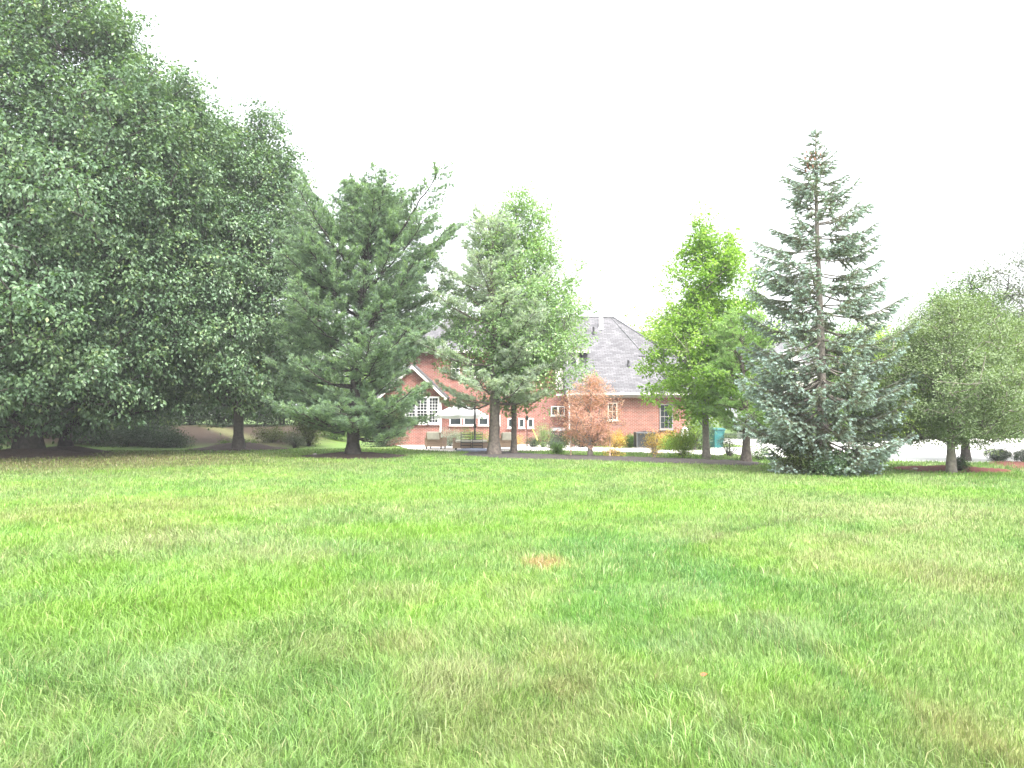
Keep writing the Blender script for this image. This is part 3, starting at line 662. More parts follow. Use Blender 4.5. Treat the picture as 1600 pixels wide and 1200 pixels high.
    # second storey hip
    Y3 = 55; z3 = xz(900, 499, Y3)[1]; e0 = a0-.35; e1 = xz(922, 547, YM-.4)[0]; k = MB(org)
    k.add([(e0, YM-.45, zT), (e1, YM-.45, zT), (e1-1.9, Y3, z3), (e0+2.2, Y3, z3), (e1, 60.4, zT), (e0, 60.4, zT)], [(0, 1, 2, 3), (1, 4, 2), (4, 5, 3, 2), (5, 0, 3), (0, 5, 4, 1)])
    k.build('roof', M['shingle'], h)
    gg = MB(org); gg.box(e0, e1+.02, YM-.56, YM-.452, zT-.12, zT+.04); gg.build('gutter', M['gutter'], h)
    # arched window in the dormer
    cx, cz = xz(886, 567, YM-.06); aw = MB(org); ra = .62; pts = [(cx-ra, YM-.09, cz-.25)]+[(cx+ra*math.cos(t), YM-.09, cz+ra*math.sin(t)) for t in np.linspace(math.pi, 0, 14)]+[(cx+ra, YM-.09, cz-.25)]
    aw.slab(pts[::-1], .02); ao = aw.build('arched_window', M['glass'], h)
    fr = MB(org)
    for i in range(len(pts)-1): fr.tube([pts[i], pts[i+1]], .05, 6)
    for t in (math.pi/4, math.pi/2, 3*math.pi/4): fr.tube([(cx, YM-.12, cz-.05), (cx+ra*math.cos(t), YM-.12, cz+ra*math.sin(t))], .022, 6)
    fr.tube([pts[0], pts[-1]], .05, 6); fr.build('frame', M['white'], ao)
    # ground floor openings behind the parasol and the recess by the grill
    for p0, p1 in ((862.5, 870.5), (873.5, 881)): window(h, org, p0, p1, 636, 648, YM, 1, 1)
    for p0, p1 in ((704, 720), (726, 742), (749, 762), (768, 780)): window(h, org, p0, p1, 650, 663, YM, 1, 1)
    for p0 in (795, 812, 826): window(h, org, p0, p0+6, 655, 667, YM, 1, 1)
    for p0, p1 in ((707, 717), (735, 747), (790, 802), (825, 837)): window(h, org, p0, p1, 563, 588, YM, 2, 4)
    # left gabled wing with the triple window
    YG = 48.6; g0 = xz(600, 600, YG)[0]; g1 = xz(690, 600, YG)[0]; zg = xz(650, 616, YG)[1]; xm = (g0+g1)/2; zp = xz(650, 572, YG)[1]
    w2 = MB(org); w2.add([(g0, YG, -.1), (g1, YG, -.1), (g1, YG, zg), (xm, YG, zp), (g0, YG, zg), (g0, 56, -.1), (g1, 56, -.1), (g1, 56, zg), (xm, 56, zp), (g0, 56, zg)],
        [(0, 1, 2, 3, 4), (9, 8, 7, 6, 5), (1, 6, 7, 2), (0, 4, 9, 5)]); w2.build('wall', M['brick'], h)
    r2 = MB(org)
    for a, bb in (((g1+.35, zg-.25), (xm, zp+.05)), ((g0-.35, zg-.25), (xm, zp+.05))):
        q = [(a[0], YG-.35, a[1]), (a[0], 56, a[1]), (bb[0], 56, bb[1]), (bb[0], YG-.35, bb[1])]
        if a[0] < xm: q = q[::-1]
        r2.slab(q, -.10)
    r2.build('roof', M['shingle'], h)
    rk = MB(org)
    for sg, xx in ((1, g1+.36), (-1, g0-.36)): rk.slab([(xm, YG-.40, zp+.03), (xx, YG-.40, zg-.27), (xx, YG-.40, zg-.45), (xm, YG-.40, zp-.17)], .045, n=(0, -1, 0))
    rk.build('rake_board', M['gutter'], h)
    dd = MB(org); dd.tube([(g1+.3, YG-.2, zg-.2), (g1-.05, YG-.07, zg-.5), (g1-.05, YG-.07, .1)], .05, 8); dd.build('downspout', M['white'], h)
    for p0, p1 in ((635, 648.5), (652, 667), (671, 684)): window(h, org, p0, p1, 622, 660, YG, 3, 8, mw=.016, fw=.09)
    ch = MB(org); ca, cb = xz(638, 540, 53)[0], xz(658, 540, 53)[0]; zc = xz(640, 507, 53)[1]
    ch.box(ca, cb, 52.4, 53.5, 0, zc); ch.box(ca-.07, cb+.07, 52.33, 53.57, zc+.002, zc+.2); ch.build('chimney', M['brick'], h)
house()

def far_house():
    org = (19, 62, 0); h = thing('white_house', org, 'white garage with grey roof and eave trim behind the spruce', 'house')
    Y = 60; x0 = xz(1192, 580, Y)[0]; x1 = xz(1285, 580, Y)[0]; zE = xz(1200, 573, Y)[1]; zR = xz(1200, 530, Y+4.5)[1]
    m = MB(org); m.box(x0+.4, x1-.4, Y+.6, Y+8.4, -.1, zE); m.build('wall', M['cream'], h)
    r = MB(org); r.add([(x0, Y, zE), (x1, Y, zE), (x1, Y+4.5, zR), (x0+.6, Y+4.5, zR), (x1, Y+9, zE), (x0, Y+9, zE)], [(0, 1, 2, 3), (4, 5, 3, 2), (5, 0, 3), (1, 4, 2)]); r.build('roof', M['shingle'], h)
    g = MB(org); g.box(x0-.05, x1, Y-.12, Y+.6, zE-.20, zE-.004); g.build('gutter', M['gutter'], h)
    b = MB(org); b.box(x0+.2, x1-.2, Y+.25, Y+.58, zE-.85, zE-.22); b.build('trim_board', M['white'], h)
    ga = MB(org); gx0, gx1 = xz(1210, 545, Y-.4)[0], xz(1262, 545, Y-.4)[0]; gz = zE+.02; gm = (gx0+gx1)/2; gt = xz(1236, 548, Y-.4)[1]
    ga.slab([(gx0, Y-.3, gz), (gx1, Y-.3, gz), (gm, Y-.3, gt+.2)], 1.8, n=(0, -1, 0)); ga.build('small_gable', M['white'], h)
    window(h, org, 1225, 1245, 598, 625, Y+.6, 2, 2)
far_house()

# ------------------------------------------------------------------ garden objects
def condenser():
    x, y = gp(1007, 701); y = 43.6; x = at(1007, 690, y)[0]; o = (x, y, 0); t = thing('air_conditioner', o, 'dark grey air conditioning unit against the brick wall', 'air conditioner')
    a = MB(); s = .48
    for sx in (-1, 1):
        for sy in (-1, 1): a.box(sx*s-.03, sx*s+.03, sy*s-.03, sy*s+.03, .06, .82)
    a.box(-s-.04, s+.04, -s-.04, s+.04, .82, .90); a.box(-s-.03, s+.03, -s-.03, s+.03, .06, .12); a.build('cabinet', M['grey_metal'], t, bevel=.01)
    b = MB(); b.box(-s+.02, s-.02, -s+.02, s-.02, .12, .82); b.build('coil', M['black'], t)
    l = MB()
    for i in range(14): z = .15+i*.048; l.box(-s+.03, s-.03, -s-.012, -s+.018, z, z+.014); l.box(-s-.012, -s+.018, -s+.03, s-.03, z, z+.014)
    l.build('louvre', M['grey_metal'], t)
    f = MB()
    for r in (.12, .22, .32, .40): f.tube([(r*math.cos(q), r*math.sin(q), .93) for q in np.linspace(0, 6.283, 25)], .008, 4)
    f.lathe((0, 0, .90), [(.08, 0), (.08, .05), (.02, .06)], 12); f.build('fan_grille', M['black'], t)
    p = MB(); p.box(-.6, .6, -.6, .6, -.02, .055); p.build('pad', M['concrete'], t)
condenser()
def bin_():
    y = 43.2; x = at(1119, 690, y)[0]; t = thing('wheeled_bin', (x, y, .036), 'teal wheeled rubbish bin standing on the driveway', 'bin', rz=R(18))
    b = MB(); lo = [(-.25, -.27, .04), (.25, -.27, .04), (.25, .22, .04), (-.25, .22, .04)]; hi = [(-.32, -.36, 1.0), (.32, -.36, 1.0), (.32, .34, 1.0), (-.32, .34, 1.0)]
    b.add(lo+hi, [(3, 2, 1, 0), (0, 1, 5, 4), (1, 2, 6, 5), (2, 3, 7, 6), (3, 0, 4, 7), (4, 5, 6, 7)]); b.box(-.34, .34, -.38, .36, .95, 1.002); b.build('body', M['teal'], t, bevel=.02)
    l = MB(); l.add([(-.36, -.42, 1.005), (.36, -.42, 1.005), (.36, .38, 1.005), (-.36, .38, 1.005), (-.30, -.34, 1.08), (.30, -.34, 1.08), (.33, .34, 1.10), (-.33, .34, 1.10)], [(3, 2, 1, 0), (0, 1, 5, 4), (1, 2, 6, 5), (2, 3, 7, 6), (3, 0, 4, 7), (4, 5, 6, 7)]); l.build('lid', M['teal'], t, bevel=.012)
    hd = MB(); hd.tube([(-.30, .36, 1.0), (-.30, .46, 1.02), (.30, .46, 1.02), (.30, .36, 1.0)], .018, 8); hd.build('handle', M['teal'], t, smooth=True)
    for sx in (-1, 1):
        wv = MB(); wv.tube([(sx*.25, .26, .125), (sx*.31, .26, .125)], .125, 18); wv.build('wheel', M['black'], t)
    rb = MB(); rb.box(-.14, .14, -.338, -.31, .45, .70); rb.box(-.29, .29, -.355, -.33, .83, .87); rb.build('front_panel', M['teal'], t)
bin_()
def gooseneck():
    y = 41.5; x = at(1066, 690, y)[0]
    m = MB(); m.tube([(0, 0, -.1), (0, 0, .95), (.03, 0, 1.08), (.13, 0, 1.16), (.24, 0, 1.12), (.27, 0, 1.0), (.27, 0, .35)], .055, 10); m.tube([(0, 0, .98), (0, 0, 1.02)], .07, 10); m.lathe((.27, 0, -.1), [(.05, 0), (.05, .45)], 10)
    o = m.build('vent_pipe', M['white'], smooth=True); o.location = (x, y, 0); tag(o, 'white bent pipe rising above the bright green bush', 'pipe')
gooseneck()
def wicker_chair(px, py, y, label, rz):
    x = at(px, py, y)[0]; t = thing('wicker_armchair', (x, y, .036), label, 'armchair', 'wicker seats on the patio', rz)
    b = MB(); b.box(-.40, .40, -.40, .38, .12, .36); b.build('seat', M['wicker'], t, bevel=.02)
    k = MB(); k.slab([(-.40, -.405, .362), (.40, -.405, .362), (.40, -.50, .86), (-.40, -.50, .86)], .09, n=(0, -1, 0)); k.build('backrest', M['wicker'], t, bevel=.02)
    for sx in (-1, 1):
        a = MB(); a.box(sx*.44-.05+.001*sx, sx*.44+.05, -.42, .40, .12, .60); a.build('armrest', M['wicker'], t, bevel=.02)
    for sx in (-1, 1):
        for sy in (-1, 1): l = MB(); l.box(sx*.40-.03, sx*.40+.03, sy*.36-.03, sy*.36+.03, 0, .118); l.build('leg', M['black'], t)
    c = MB(); c.box(-.36, .36, -.38, .36, .364, .48); c.build('cushion', M['cushion'], t, bevel=.04)
    c = MB(); c.slab([(-.34, -.37, .49), (.34, -.37, .49), (.34, -.44, .90), (-.34, -.44, .90)], -.10, n=(0, -1, 0)); c.build('cushion', M['cushion'], t, bevel=.04)
    return t
wicker_chair(681, 690, 42.5, 'woven brown armchair standing alone left of the parasol', R(-12))
wicker_chair(790, 690, 41.5, 'woven brown armchair just right of the pale pine trunk', R(18))
def loveseat():
    y = 41.0; x = at(737, 690, y)[0]; t = thing('patio_loveseat', (x, y, .036), 'woven loveseat with two black slatted backs under the parasol', 'loveseat', 'wicker seats on the patio')
    b = MB(); b.box(-.85, .85, -.30, .45, .10, .38); b.build('seat', M['wicker'], t, bevel=.02)
    for sx in (-1, 1): a = MB(); a.box(sx*.90-.05, sx*.90+.05, -.32, .47, .08, .62); a.build('armrest', M['wicker'], t, bevel=.02)
    for cx in (-.27, .31):
        f = MB(); f.tube([(cx-.25, -.36, .10), (cx-.25, -.40, .92), (cx+.25, -.40, .92), (cx+.25, -.36, .10), (cx-.25, -.36, .10)], .022, 6)
        for i in range(5): z = .24+.14*i; f.tube([(cx-.25, -.375, z), (cx+.25, -.375, z)], .02, 6)
        f.build('slatted_back', M['black'], t, smooth=True)
    for sx in (-1, 1):
        for sy in (-1, 1): l = MB(); l.box(sx*.8-.03, sx*.8+.03, .07+sy*.3-.03, .07+sy*.3+.03, 0, .098); l.build('leg', M['black'], t)
    c = MB(); c.box(-.8, .8, -.28, .42, .384, .50); c.build('cushion', M['cushion'], t, bevel=.04)
loveseat()
def parasol():
    y = 42.5; xm = at(742, 690, y-1.2)[0]; c = at(720, 640, y); t = thing('cantilever_parasol', (xm, y-1.2, .036), 'white cantilever parasol with dark mast over the patio seats', 'parasol')
    o = (xm, y-1.2, .036); zt = at(720, 630, y)[2]; ze = at(720, 648.5, y)[2]
    m = MB(o); m.tube([(xm, y-1.2, .05), (xm, y-1.2, zt+.15)], .045, 8); m.build('mast', M['black'], t, smooth=True)
    a = MB(o); a.tube([(xm, y-1.2, zt-.35), (xm-.2, y-1.0, zt+.22), (c[0], y, zt+.16)], .03, 8); a.tube([(c[0], y, zt+.16), (c[0], y, zt-.25)], .03, 8); a.build('arm', M['black'], t, smooth=True)
    cr = MB(o); cr.box(xm-.07, xm+.07, y-1.29, y-1.25, 1.15, 1.35); cr.tube([(xm, y-1.29, 1.25), (xm+.14, y-1.36, 1.25)], .015, 6); cr.build('crank', M['black'], t)
    k = MB(o); R_ = 1.42; n = 8; V = [(c[0], y, zt)]; F = []
    for ring, (fr, zz, sag) in enumerate(((.5, zt-(zt-ze)*.42, .03), (1., ze, .05))):
        for i in range(2*n):
            q = math.pi*i/n; rr = R_*fr*(1 if i % 2 == 0 else .93); V.append((c[0]+rr*math.cos(q), y+rr*math.sin(q), zz-(sag if i % 2 else 0)*-1*0-(sag if i % 2 else 0)))
    for i in range(2*n): F.append((0, 1+i, 1+(i+1) % (2*n)))
    for i in range(2*n): F.append((1+i, 1+2*n+i, 1+2*n+(i+1) % (2*n), 1+(i+1) % (2*n)))
    for i in range(2*n): V.append((V[1+2*n+i][0], V[1+2*n+i][1], V[1+2*n+i][2]-.16))
    for i in range(2*n): F.append((1+2*n+i, 1+4*n+i, 1+4*n+(i+1) % (2*n), 1+2*n+(i+1) % (2*n)))
    k.add(V, F); k.lathe((c[0], y, zt-.02), [(.30, 0), (.10, .08), (.03, .12)], 8); ko = k.build('canopy', M['canvas'], t)
    sm = ko.modifiers.new('thick', 'SOLIDIFY'); sm.thickness = .01
    for i in range(n):
        q = 2*math.pi*i/n; rb = MB(o); rb.tube([(c[0], y, zt-.10), (c[0]+R_*math.cos(q)*.97, y+R_*math.sin(q)*.97, ze-.03)], .012, 5); rb.build('rib', M['black'], t)
    b = MB(o); b.box(xm-.5, xm+.5, y-1.7, y-.7, .036, .12); b.build('base', M['black'], t, bevel=.02)
parasol()
def cover():
    x, y = gp(742, 705.5); m = MB(); m.lathe((0, 0, 0), [(.95, -.02), (.93, .06), (.6, .11), (.2, .13)], 14, sy=.7); o = m.build('folded_cover', M['blue'], smooth=True); o.location = (x, y, .03); tag(o, 'flat blue grey cover lying before the loveseat', 'cover')
cover()
def grill():
    y = 45.5; x = at(872, 675, y)[0]; t = thing('barbecue_grill', (x, y, .02), 'black covered barbecue grill by the recessed brick wall', 'grill')
    b = MB(); b.add([(-.42, -.28, .08), (.42, -.28, .08), (.45, -.31, .80), (-.45, -.31, .80), (-.42, .28, .08), (.42, .28, .08), (.45, .31, .80), (-.45, .31, .80)], [(0, 1, 2, 3), (5, 4, 7, 6), (4, 0, 3, 7), (1, 5, 6, 2), (3, 2, 6, 7), (4, 5, 1, 0)]); b.build('cabinet', M['grill'], t, bevel=.02)
    l = MB(); pr = [(-.30, .80), (-.30, .93), (-.18, 1.10), (.10, 1.14), (.28, 1.0), (.30, .80)]; V = [(sx*.44, p, q) for sx in (-1, 1) for p, q in pr]; l.add(V, [tuple(range(6)), tuple(range(11, 5, -1))]+[(i, i+6, (i+1) % 6+6, (i+1) % 6) for i in range(6)]); lo = l.build('lid', M['grill'], t, bevel=.02)
    hh = MB(); hh.tube([(-.3, -.34, .93), (.3, -.34, .93)], .018, 8); hh.build('handle', M['grey_metal'], lo)
    for sx in (-1, 1): s = MB(); s.box(sx*.60-.14, sx*.60+.14, -.26, .26, .78, .82); s.build('side_shelf', M['black'], t)
    r = MB(); r.box(.50, .64, -.30, -.265, .66, .86); r.build('towel', M['redtag'], t)
    for sx in (-1, 1): ww = MB(); ww.tube([(sx*.36-.03, 0, .07), (sx*.36+.03, 0, .07)], .07, 12); ww.build('wheel', M['black'], t)
grill()
def pole_stand():
    y = 40.5; x = at(823.5, 690, y)[0]; t = thing('garden_torch_stand', (x, y, .036), 'thin black pole on a splayed foot at the patio edge', 'pole stand')
    p = MB(); p.tube([(0, 0, .05), (0, 0, 1.55)], .016, 6); p.build('pole', M['black'], t)
    f = MB()
    for q in range(3): a = q*2.09+.4; f.tube([(0, 0, .25), (.28*math.cos(a), .28*math.sin(a), .01)], .013, 6)
    f.build('foot', M['black'], t); g = MB(); g.lathe((0, 0, 1.5), [(.05, 0), (.09, .10), (.07, .18), (.02, .24)], 12); g.build('lantern', M['black'], t, smooth=True)
pole_stand()
def stakes():
    y = 34.4; x = at(892, 700, y)[0]; m = MB(); m.tube([(0, 0, -.1), (.01, 0, 1.6), (.0, 0, 2.35)], .026, 6); o = m.build('garden_stake', M['wood'], smooth=True); o.location = (x, y, .1); tag(o, 'tall brown stake left of the rust coloured shrub', 'stake', 'stakes in the mulch bed')
    y = 43; a = at(831, 668, y); b = at(840, 679, y); m = MB(); m.tube([np.array(b)-b+(0, 0, -.3), a-b], .022, 6); o = m.build('garden_stake', M['yellow'], smooth=True); o.location = b; tag(o, 'slanting yellow stick above the low dark shrub', 'stake')
    y = 33.4; x = at(953, 700, y)[0]; m = MB(); m.tube([(0, 0, -.1), (0, 0, .75)], .03, 6); o = m.build('garden_stake', M['wood'], smooth=True); o.location = (x, y, .1); tag(o, 'short wooden stake right of the rust coloured shrub', 'stake', 'stakes in the mulch bed')
stakes()
def rocks():
    rng = np.random.default_rng(4); spots = [(783, 689, .20, 'tan rock beside the woven chair right of the pine'), (792, 688, .13, 'small rock second in the row by the patio'), (866, 686.5, .22, 'grey rock before the grill'), (880, 689, .17, 'rock nearest the rust shrub on the patio edge'),
        (848, 688, .16, 'flat rock between pole stand and grill'), (806, 687.5, .15, 'rock just right of the second pine trunk'), (492, 711, .10, 'small pale stone on the lawn left of the tall pine'), (1562, 720.5, .18, 'pale flat stone beside the clipped round shrub'), (1430, 734, .09, 'small pale stone at the tip of the red mulch')]
    for px, py, r, lb in spots:
        x, y = gp(px, py); th = 12; V = []; 
        bmx = MB(); prof = [(r*.7, -.03), (r, r*.2), (r*.85, r*.55), (r*.4, r*.75)]; bmx.lathe((0, 0, 0), prof, 9, sx=rng.uniform(.9, 1.4))
        bmx.v = [tuple(np.array(v)*(1+rng.normal(0, .09))) for v in bmx.v]; o = bmx.build('rock', M['stone'], smooth=False, bevel=.02); o.location = (x, y, .03 if px < 900 and px > 600 else .0); tag(o, lb, 'rock', 'landscape rocks')
rocks()
def red_leaf():
    x, y = gp(1100, 1055, .06); V = [(0, 0, 0), (.03, .02, .012), (.05, .055, .004), (.01, .05, .02), (-.03, .045, .012), (-.025, .015, .0)]
    m = MB(); m.add(V, [(0, 1, 2, 3), (0, 3, 4, 5)]); o = m.build('fallen_leaf', plain('red_leaf', (.45, .07, .03), .6)); o.scale = (.6, .6, .6); o.location = (x, y, .055); tag(o, 'single small red leaf lying on the front lawn', 'leaf')
    sm = o.modifiers.new('thick', 'SOLIDIFY'); sm.thickness = .001
red_leaf()
# ------------------------------------------------------------------ trees
def zof(py, Y): return at(800, py, Y)[2]
def xof(px, Y): return at(px, 650, Y)[0]
YA = YT1
# big maple at the far left
broadleaf('maple_tree', (XT1, YT1, .25), 'largest maple with the thickest trunk at the far left', 'tree',
          [(1.0, 3.0), (2.6, 6.4), (6, 7.4), (10, 7.0), (13, 6.2), (15, 5.1), (17.2, 3.7), (19.5, 2.9), (22.5, .6)], 2800, 81, .178, L_MAPLE, M['bark_dark'], .50, 21, group='maples on the left', sig=(.42, .30), droop=.8, gaps=.42, shell=.33, lobes=1.25,
          spire=[(3.7, 0, 15.2, 18.0, .8, 26), (5.4, 0, 12.2, 14.8, .9, 26), (2.8, 1, 17, 19.6, .8, 22), (4.8, -1, 13.6, 16.0, .7, 22)])
broadleaf('maple_tree', (XT2, YT2, .25), 'maple with a thinner trunk just right of the thickest one', 'tree',
          [(1.6, 1.8), (3.5, 4.6), (8, 5.3), (11.5, 4.7), (13.6, 3.6), (15.2, 2.0), (15.9, .3)], 1800, 78, .17, L_MAPLE, M['bark_dark'], .26, 22, lean=(4.6, -2.0), group='maples on the left', sig=(.42, .30), droop=.8, gaps=.42, shell=.33, lobes=1.25,
          spire=[(4.9, -2, 14.6, 16.9, .7, 26), (6.2, -2, 13.6, 16.4, .8, 30), (3.6, -2, 14.6, 16.2, .7, 20)])
copy_tree([o for o in bpy.data.objects if o.name == 'maple_tree'][0], (-33.5, 27, 0), 2.0, .95, 'unseen maple added beyond the left edge to shade the lawn')  # unseen tree, added to keep the left of the lawn dark
YT3 = 38.5; XT3 = xof(373, YT3)
broadleaf('maple_tree', (XT3, YT3, .3), 'maple on a brown mulch mound left of the tall pine', 'tree',
          [(1.9, 1.8), (3.4, 3.8), (8, 4.4), (11.5, 4.0), (13.6, 3.2), (15.0, 2.0), (16.0, .5)], 1500, 78, .165, L_MAPLE2, M['bark_dark'], .24, 23, lean=(-2.0, 0), group='maples on the left', sig=(.40, .28), droop=.8, gaps=.42, shell=.33, lobes=1.2,
          spire=[(.9, 0, 13.6, 16.7, .8, 40), (-1.0, 0, 13.5, 16.1, .8, 22), (1.7, 0, 12.5, 15.2, .7, 22), (-2.6, 0, 13, 16.0, .9, 24), (1.9, 0, 11.5, 13.6, .8, 24), (2.6, 0, 8.6, 10.6, .8, 24)])
# tall dark-green pine
Y = 34; pb = (xof(552, Y), Y, .12)
pine('pine_tree', pb, 'tall dark green pine with layered boughs left of the patio', 'tree', zof(262, Y)-1.5, [(.4, 2.3), (1.2, 3.0), (2.3, 3.5), (4.2, 3.9), (6.2, 4.5), (7.5, 4.2), (8.6, 3.1), (9.6, 2.5), (10.3, 1.8), (11, 1.0)], N_PINE, M['bark_dark'], .27, 31,
     z_first=.75, whorl=.48, per=6, asc=(-.06, 1.0), lean=(.75, 0), nneed=17, nlen=.17, nwid=.021, ntuft=1.1, gap=.15, group='pines along the lawn')
# pine with needles paled to paint in the glare
Y = 35.5; 
pine('pine_tree', (xof(772, Y), Y, .14), 'blue green pine paled for glare with a thick grey trunk before the house', 'tree', zof(345, Y), [(1.8, 2.6), (3, 3.4), (4.5, 3.4), (6.0, 2.9), (7.5, 2.1), (9.0, 1.5), (10.2, 1.0), (11, .4)], N_PALE_GLARE, M['bark'], .24, 32,
     z_first=2.25, whorl=.58, per=5, asc=(-.05, .9), nneed=17, nlen=.17, nwid=.021, ntuft=1.0, gap=.24, group='pines along the lawn')
# light green tree behind the pale pine
Y = 36.5
broadleaf('maple_tree', (xof(803, Y), Y, .05), 'light green tree whose crown rises behind the pale pine', 'tree', [(2.2, .8), (3.2, 2.4), (5, 2.9), (7, 2.6), (9, 2.0), (10.3, 1.5), (11.2, .5)], 760, 60, .135, L_LIGHT, M['bark'], .13, 33, lean=(.3, 0),
          sig=(.30, .22), gaps=.55, shell=.55, lobes=1.6, spire=[(.15, 0, 10.4, 12.2, .45, 14), (1.3, 0, 9.6, 11.2, .5, 14), (-.9, 0, 9.5, 11.0, .5, 12)], droop=.3)
# bright green two-leader tree
Y = 32.5
broadleaf('sweetgum_tree', (xof(1103, Y), Y, .1), 'bright green tree with two pointed tops in the mulch bed', 'tree', [(1.4, .7), (2.3, 1.9), (3.4, 2.35), (4.6, 2.2), (6, 1.75), (7.2, 1.5), (8.2, .95), (8.9, .3)], 560, 60, .135, L_BRIGHT, M['bark_grey'], .13, 34,
          sig=(.22, .15), gaps=.55, shell=.55, lobes=1.6, spire=[(-.05, 0, 7.8, 9.7, .45, 20), (1.0, 0, 7.0, 8.9, .5, 20), (-.6, 0, 7.2, 8.3, .4, 10)], droop=.2, lean=(.25, 0))
# young feathery pine
Y = 30.2
pine('young_pine_tree', (xof(1165, Y), Y, .12), 'young feathery light green pine between bright tree and spruce', 'tree', zof(497, Y), [(1.0, 1.5), (2.0, 1.75), (3.0, 1.5), (4.0, 1.2), (4.8, .7), (5.4, .3)], N_YOUNG, M['bark'], .15, 35,
     z_first=1.1, whorl=.40, per=6, asc=(.0, .9), nneed=17, nlen=.15, nwid=.013, ntuft=1.25, gap=.1, subf=1.2)
# blue spruce
Y = 24.0; HS = zof(200, Y)
spruce('blue_spruce', (xof(1283, Y), Y, 0), 'tall blue spruce with sparse tiers and brown cones near its top', 'tree', HS,
       [(.2, 1.7), (1.2, 2.5), (2.4, 2.7), (4.0, 2.45), (5.5, 2.3), (6.6, 2.0), (7.6, 1.5), (8.5, 1.05), (9.2, .65), (9.7, .35), (HS, .1)], N_SPRUCE, M['bark_grey'], .16, 36, cones=26)
# spreading small-leaved tree on the red ring
Y = 23.9
broadleaf('crabapple_tree', (xof(1484, Y), Y, .06), 'small spreading tree with forked grey trunk on red mulch', 'tree', [(.85, 1.3), (1.25, 2.4), (2.2, 2.7), (3.2, 2.5), (4.1, 1.9), (4.7, 1.2), (5.1, .6)], 820, 110, .070, L_CRAB, M['bark_grey'], .115, 37,
          sig=(.22, .13), gaps=.45, shell=.5, droop=.1, lean=(.2, 0), trunk_top=.6, width=.5, lobes=1.7)
# grey-green loose tree at the right edge, and one right behind the small tree
Y = 29.5
broadleaf('ash_tree', (xof(1652, Y), Y, 0), 'loose grey green tree reaching in at the right edge', 'tree', [(1.7, 2.0), (2.8, 3.3), (4.2, 3.6), (5.6, 3.5), (6.8, 2.9), (7.6, 1.8), (8.2, .6)], 560, 70, .085, L_GREY, M['bark_dark'], .15, 38, sig=(.28, .20), gaps=.5, shell=.5, lobes=1.6)
Y = 30.5
broadleaf('ash_tree', (xof(1507, Y), Y, 0), 'taller light tree with thin dark trunk behind the red mulch ring', 'tree', [(1.4, 1.0), (2.4, 2.4), (3.6, 2.6), (4.8, 2.0), (5.8, 1.3), (6.6, .5)], 420, 70, .09, L_MID, M['bark_dark'], .15, 39, sig=(.28, .20), gaps=.45, shell=.5, lobes=1.7, spire=[(.5, 0, 5.8, 7.2, .5, 14), (-.6, 0, 5.4, 6.6, .5, 12)])
# rust-coloured dying shrub-tree
Y = 34.2
broadleaf('dying_shrub', (xof(922, Y), Y, .14), 'rust coloured dying tree with forked base against the brick wall', 'small tree', [(.45, .7), (1.0, 1.3), (1.7, 1.3), (2.4, 1.0), (2.9, .7), (3.2, .3)], 340, 60, .055, L_RUST, M['bark_grey'], .085, 40,
          sig=(.13, .11), gaps=.35, shell=.6, droop=.1, trunk_top=.75)

# far trees
def mk(lbl, mat, seed, prof, n, ls, nl=45, bark='bark_dark', name='distant_tree'):
    return broadleaf(name, (0, 0, 0), lbl, 'tree', prof, n, nl, ls, M_[mat] if isinstance(mat, str) else mat, M[bark], .25, seed, group='trees beyond the gardens', sig=(.55, .42), gaps=.25, shell=.5, droop=.3)
P_ROUND = [(.6, 2.2), (2.5, 3.8), (5, 4.2), (7, 3.4), (8.6, 1.8), (9.2, .5)]
P_TALL = [(.8, 1.6), (3, 3.0), (6, 3.2), (9, 2.4), (11, 1.2), (12, .3)]
far = []
protos = {}
def place(kind, px, Y, sc, rz, label, z=None):
    mats = {'dark': L_DARK, 'mid': L_MID, 'yel': L_YEL, 'maple': L_MAPLE2}
    loc = (xof(px, Y), Y, float(gh(xof(px, Y), Y)) if z is None else z)
    if kind not in protos:
        o = mk(label, mats[kind], 50+len(protos), P_TALL if kind in ('maple',) else P_ROUND, 330, .24); protos[kind] = o; o.location = loc; o.rotation_euler = (0, 0, rz); o.scale = (sc,)*3
    else: copy_tree(protos[kind], loc, rz, sc, label)
place('dark', 20, 58, 1.0, 0, 'dark tree filling the view behind the thickest maple trunk')
place('dark', 150, 62, 1.1, 1.3, 'dark tree behind the juniper left of the bank path')
place('dark', 250, 70, 1.1, 2.2, 'dark tree above the head of the bank path')
place('dark', 345, 66, 1.0, 3.0, 'dark tree behind the maple on its brown mound')
place('dark', 440, 64, .9, 4.1, 'dark tree behind the narrow brownish evergreen')
place('dark', 1213, 78, 1.22, 5.0, 'dark round treetop above the white garage roof')
place('dark', -80, 60, 1.1, 5.6, 'dark tree at the left edge of the picture')
place('mid', 515, 62, .62, 0, 'light green low tree seen left of the tall pine trunk')
place('mid', 588, 66, .70, 1.1, 'light green low tree seen right of the tall pine trunk')
place('mid', 1270, 66, 1.02, 2.0, 'green tree directly behind the blue spruce trunk')
place('mid', 1335, 70, 1.08, 3.3, 'green tree right of the spruce trunk and far behind')
place('mid', 1400, 64, .94, 4.4, 'green tree filling the gap before the small spreading tree')
place('mid', 1470, 68, 1.0, 5.1, 'green tree far behind the red mulch ring')
place('mid', 1560, 72, 1.0, 5.9, 'green tree far behind the clipped round shrubs')
place('mid', 1215, 53, .36, .6, 'low green tree in front of the white garage')
place('mid', 1262, 52, .40, 2.6, 'low green tree directly behind the spruce foot')
place('mid', 1325, 56, .52, 3.6, 'small green tree right of the spruce foot by the drive')
place('dark', 300, 60, .42, .3, 'low dark tree right of the bank path head')
place('dark', 350, 57, .40, 1.3, 'low dark tree left behind the maple on the brown mound')
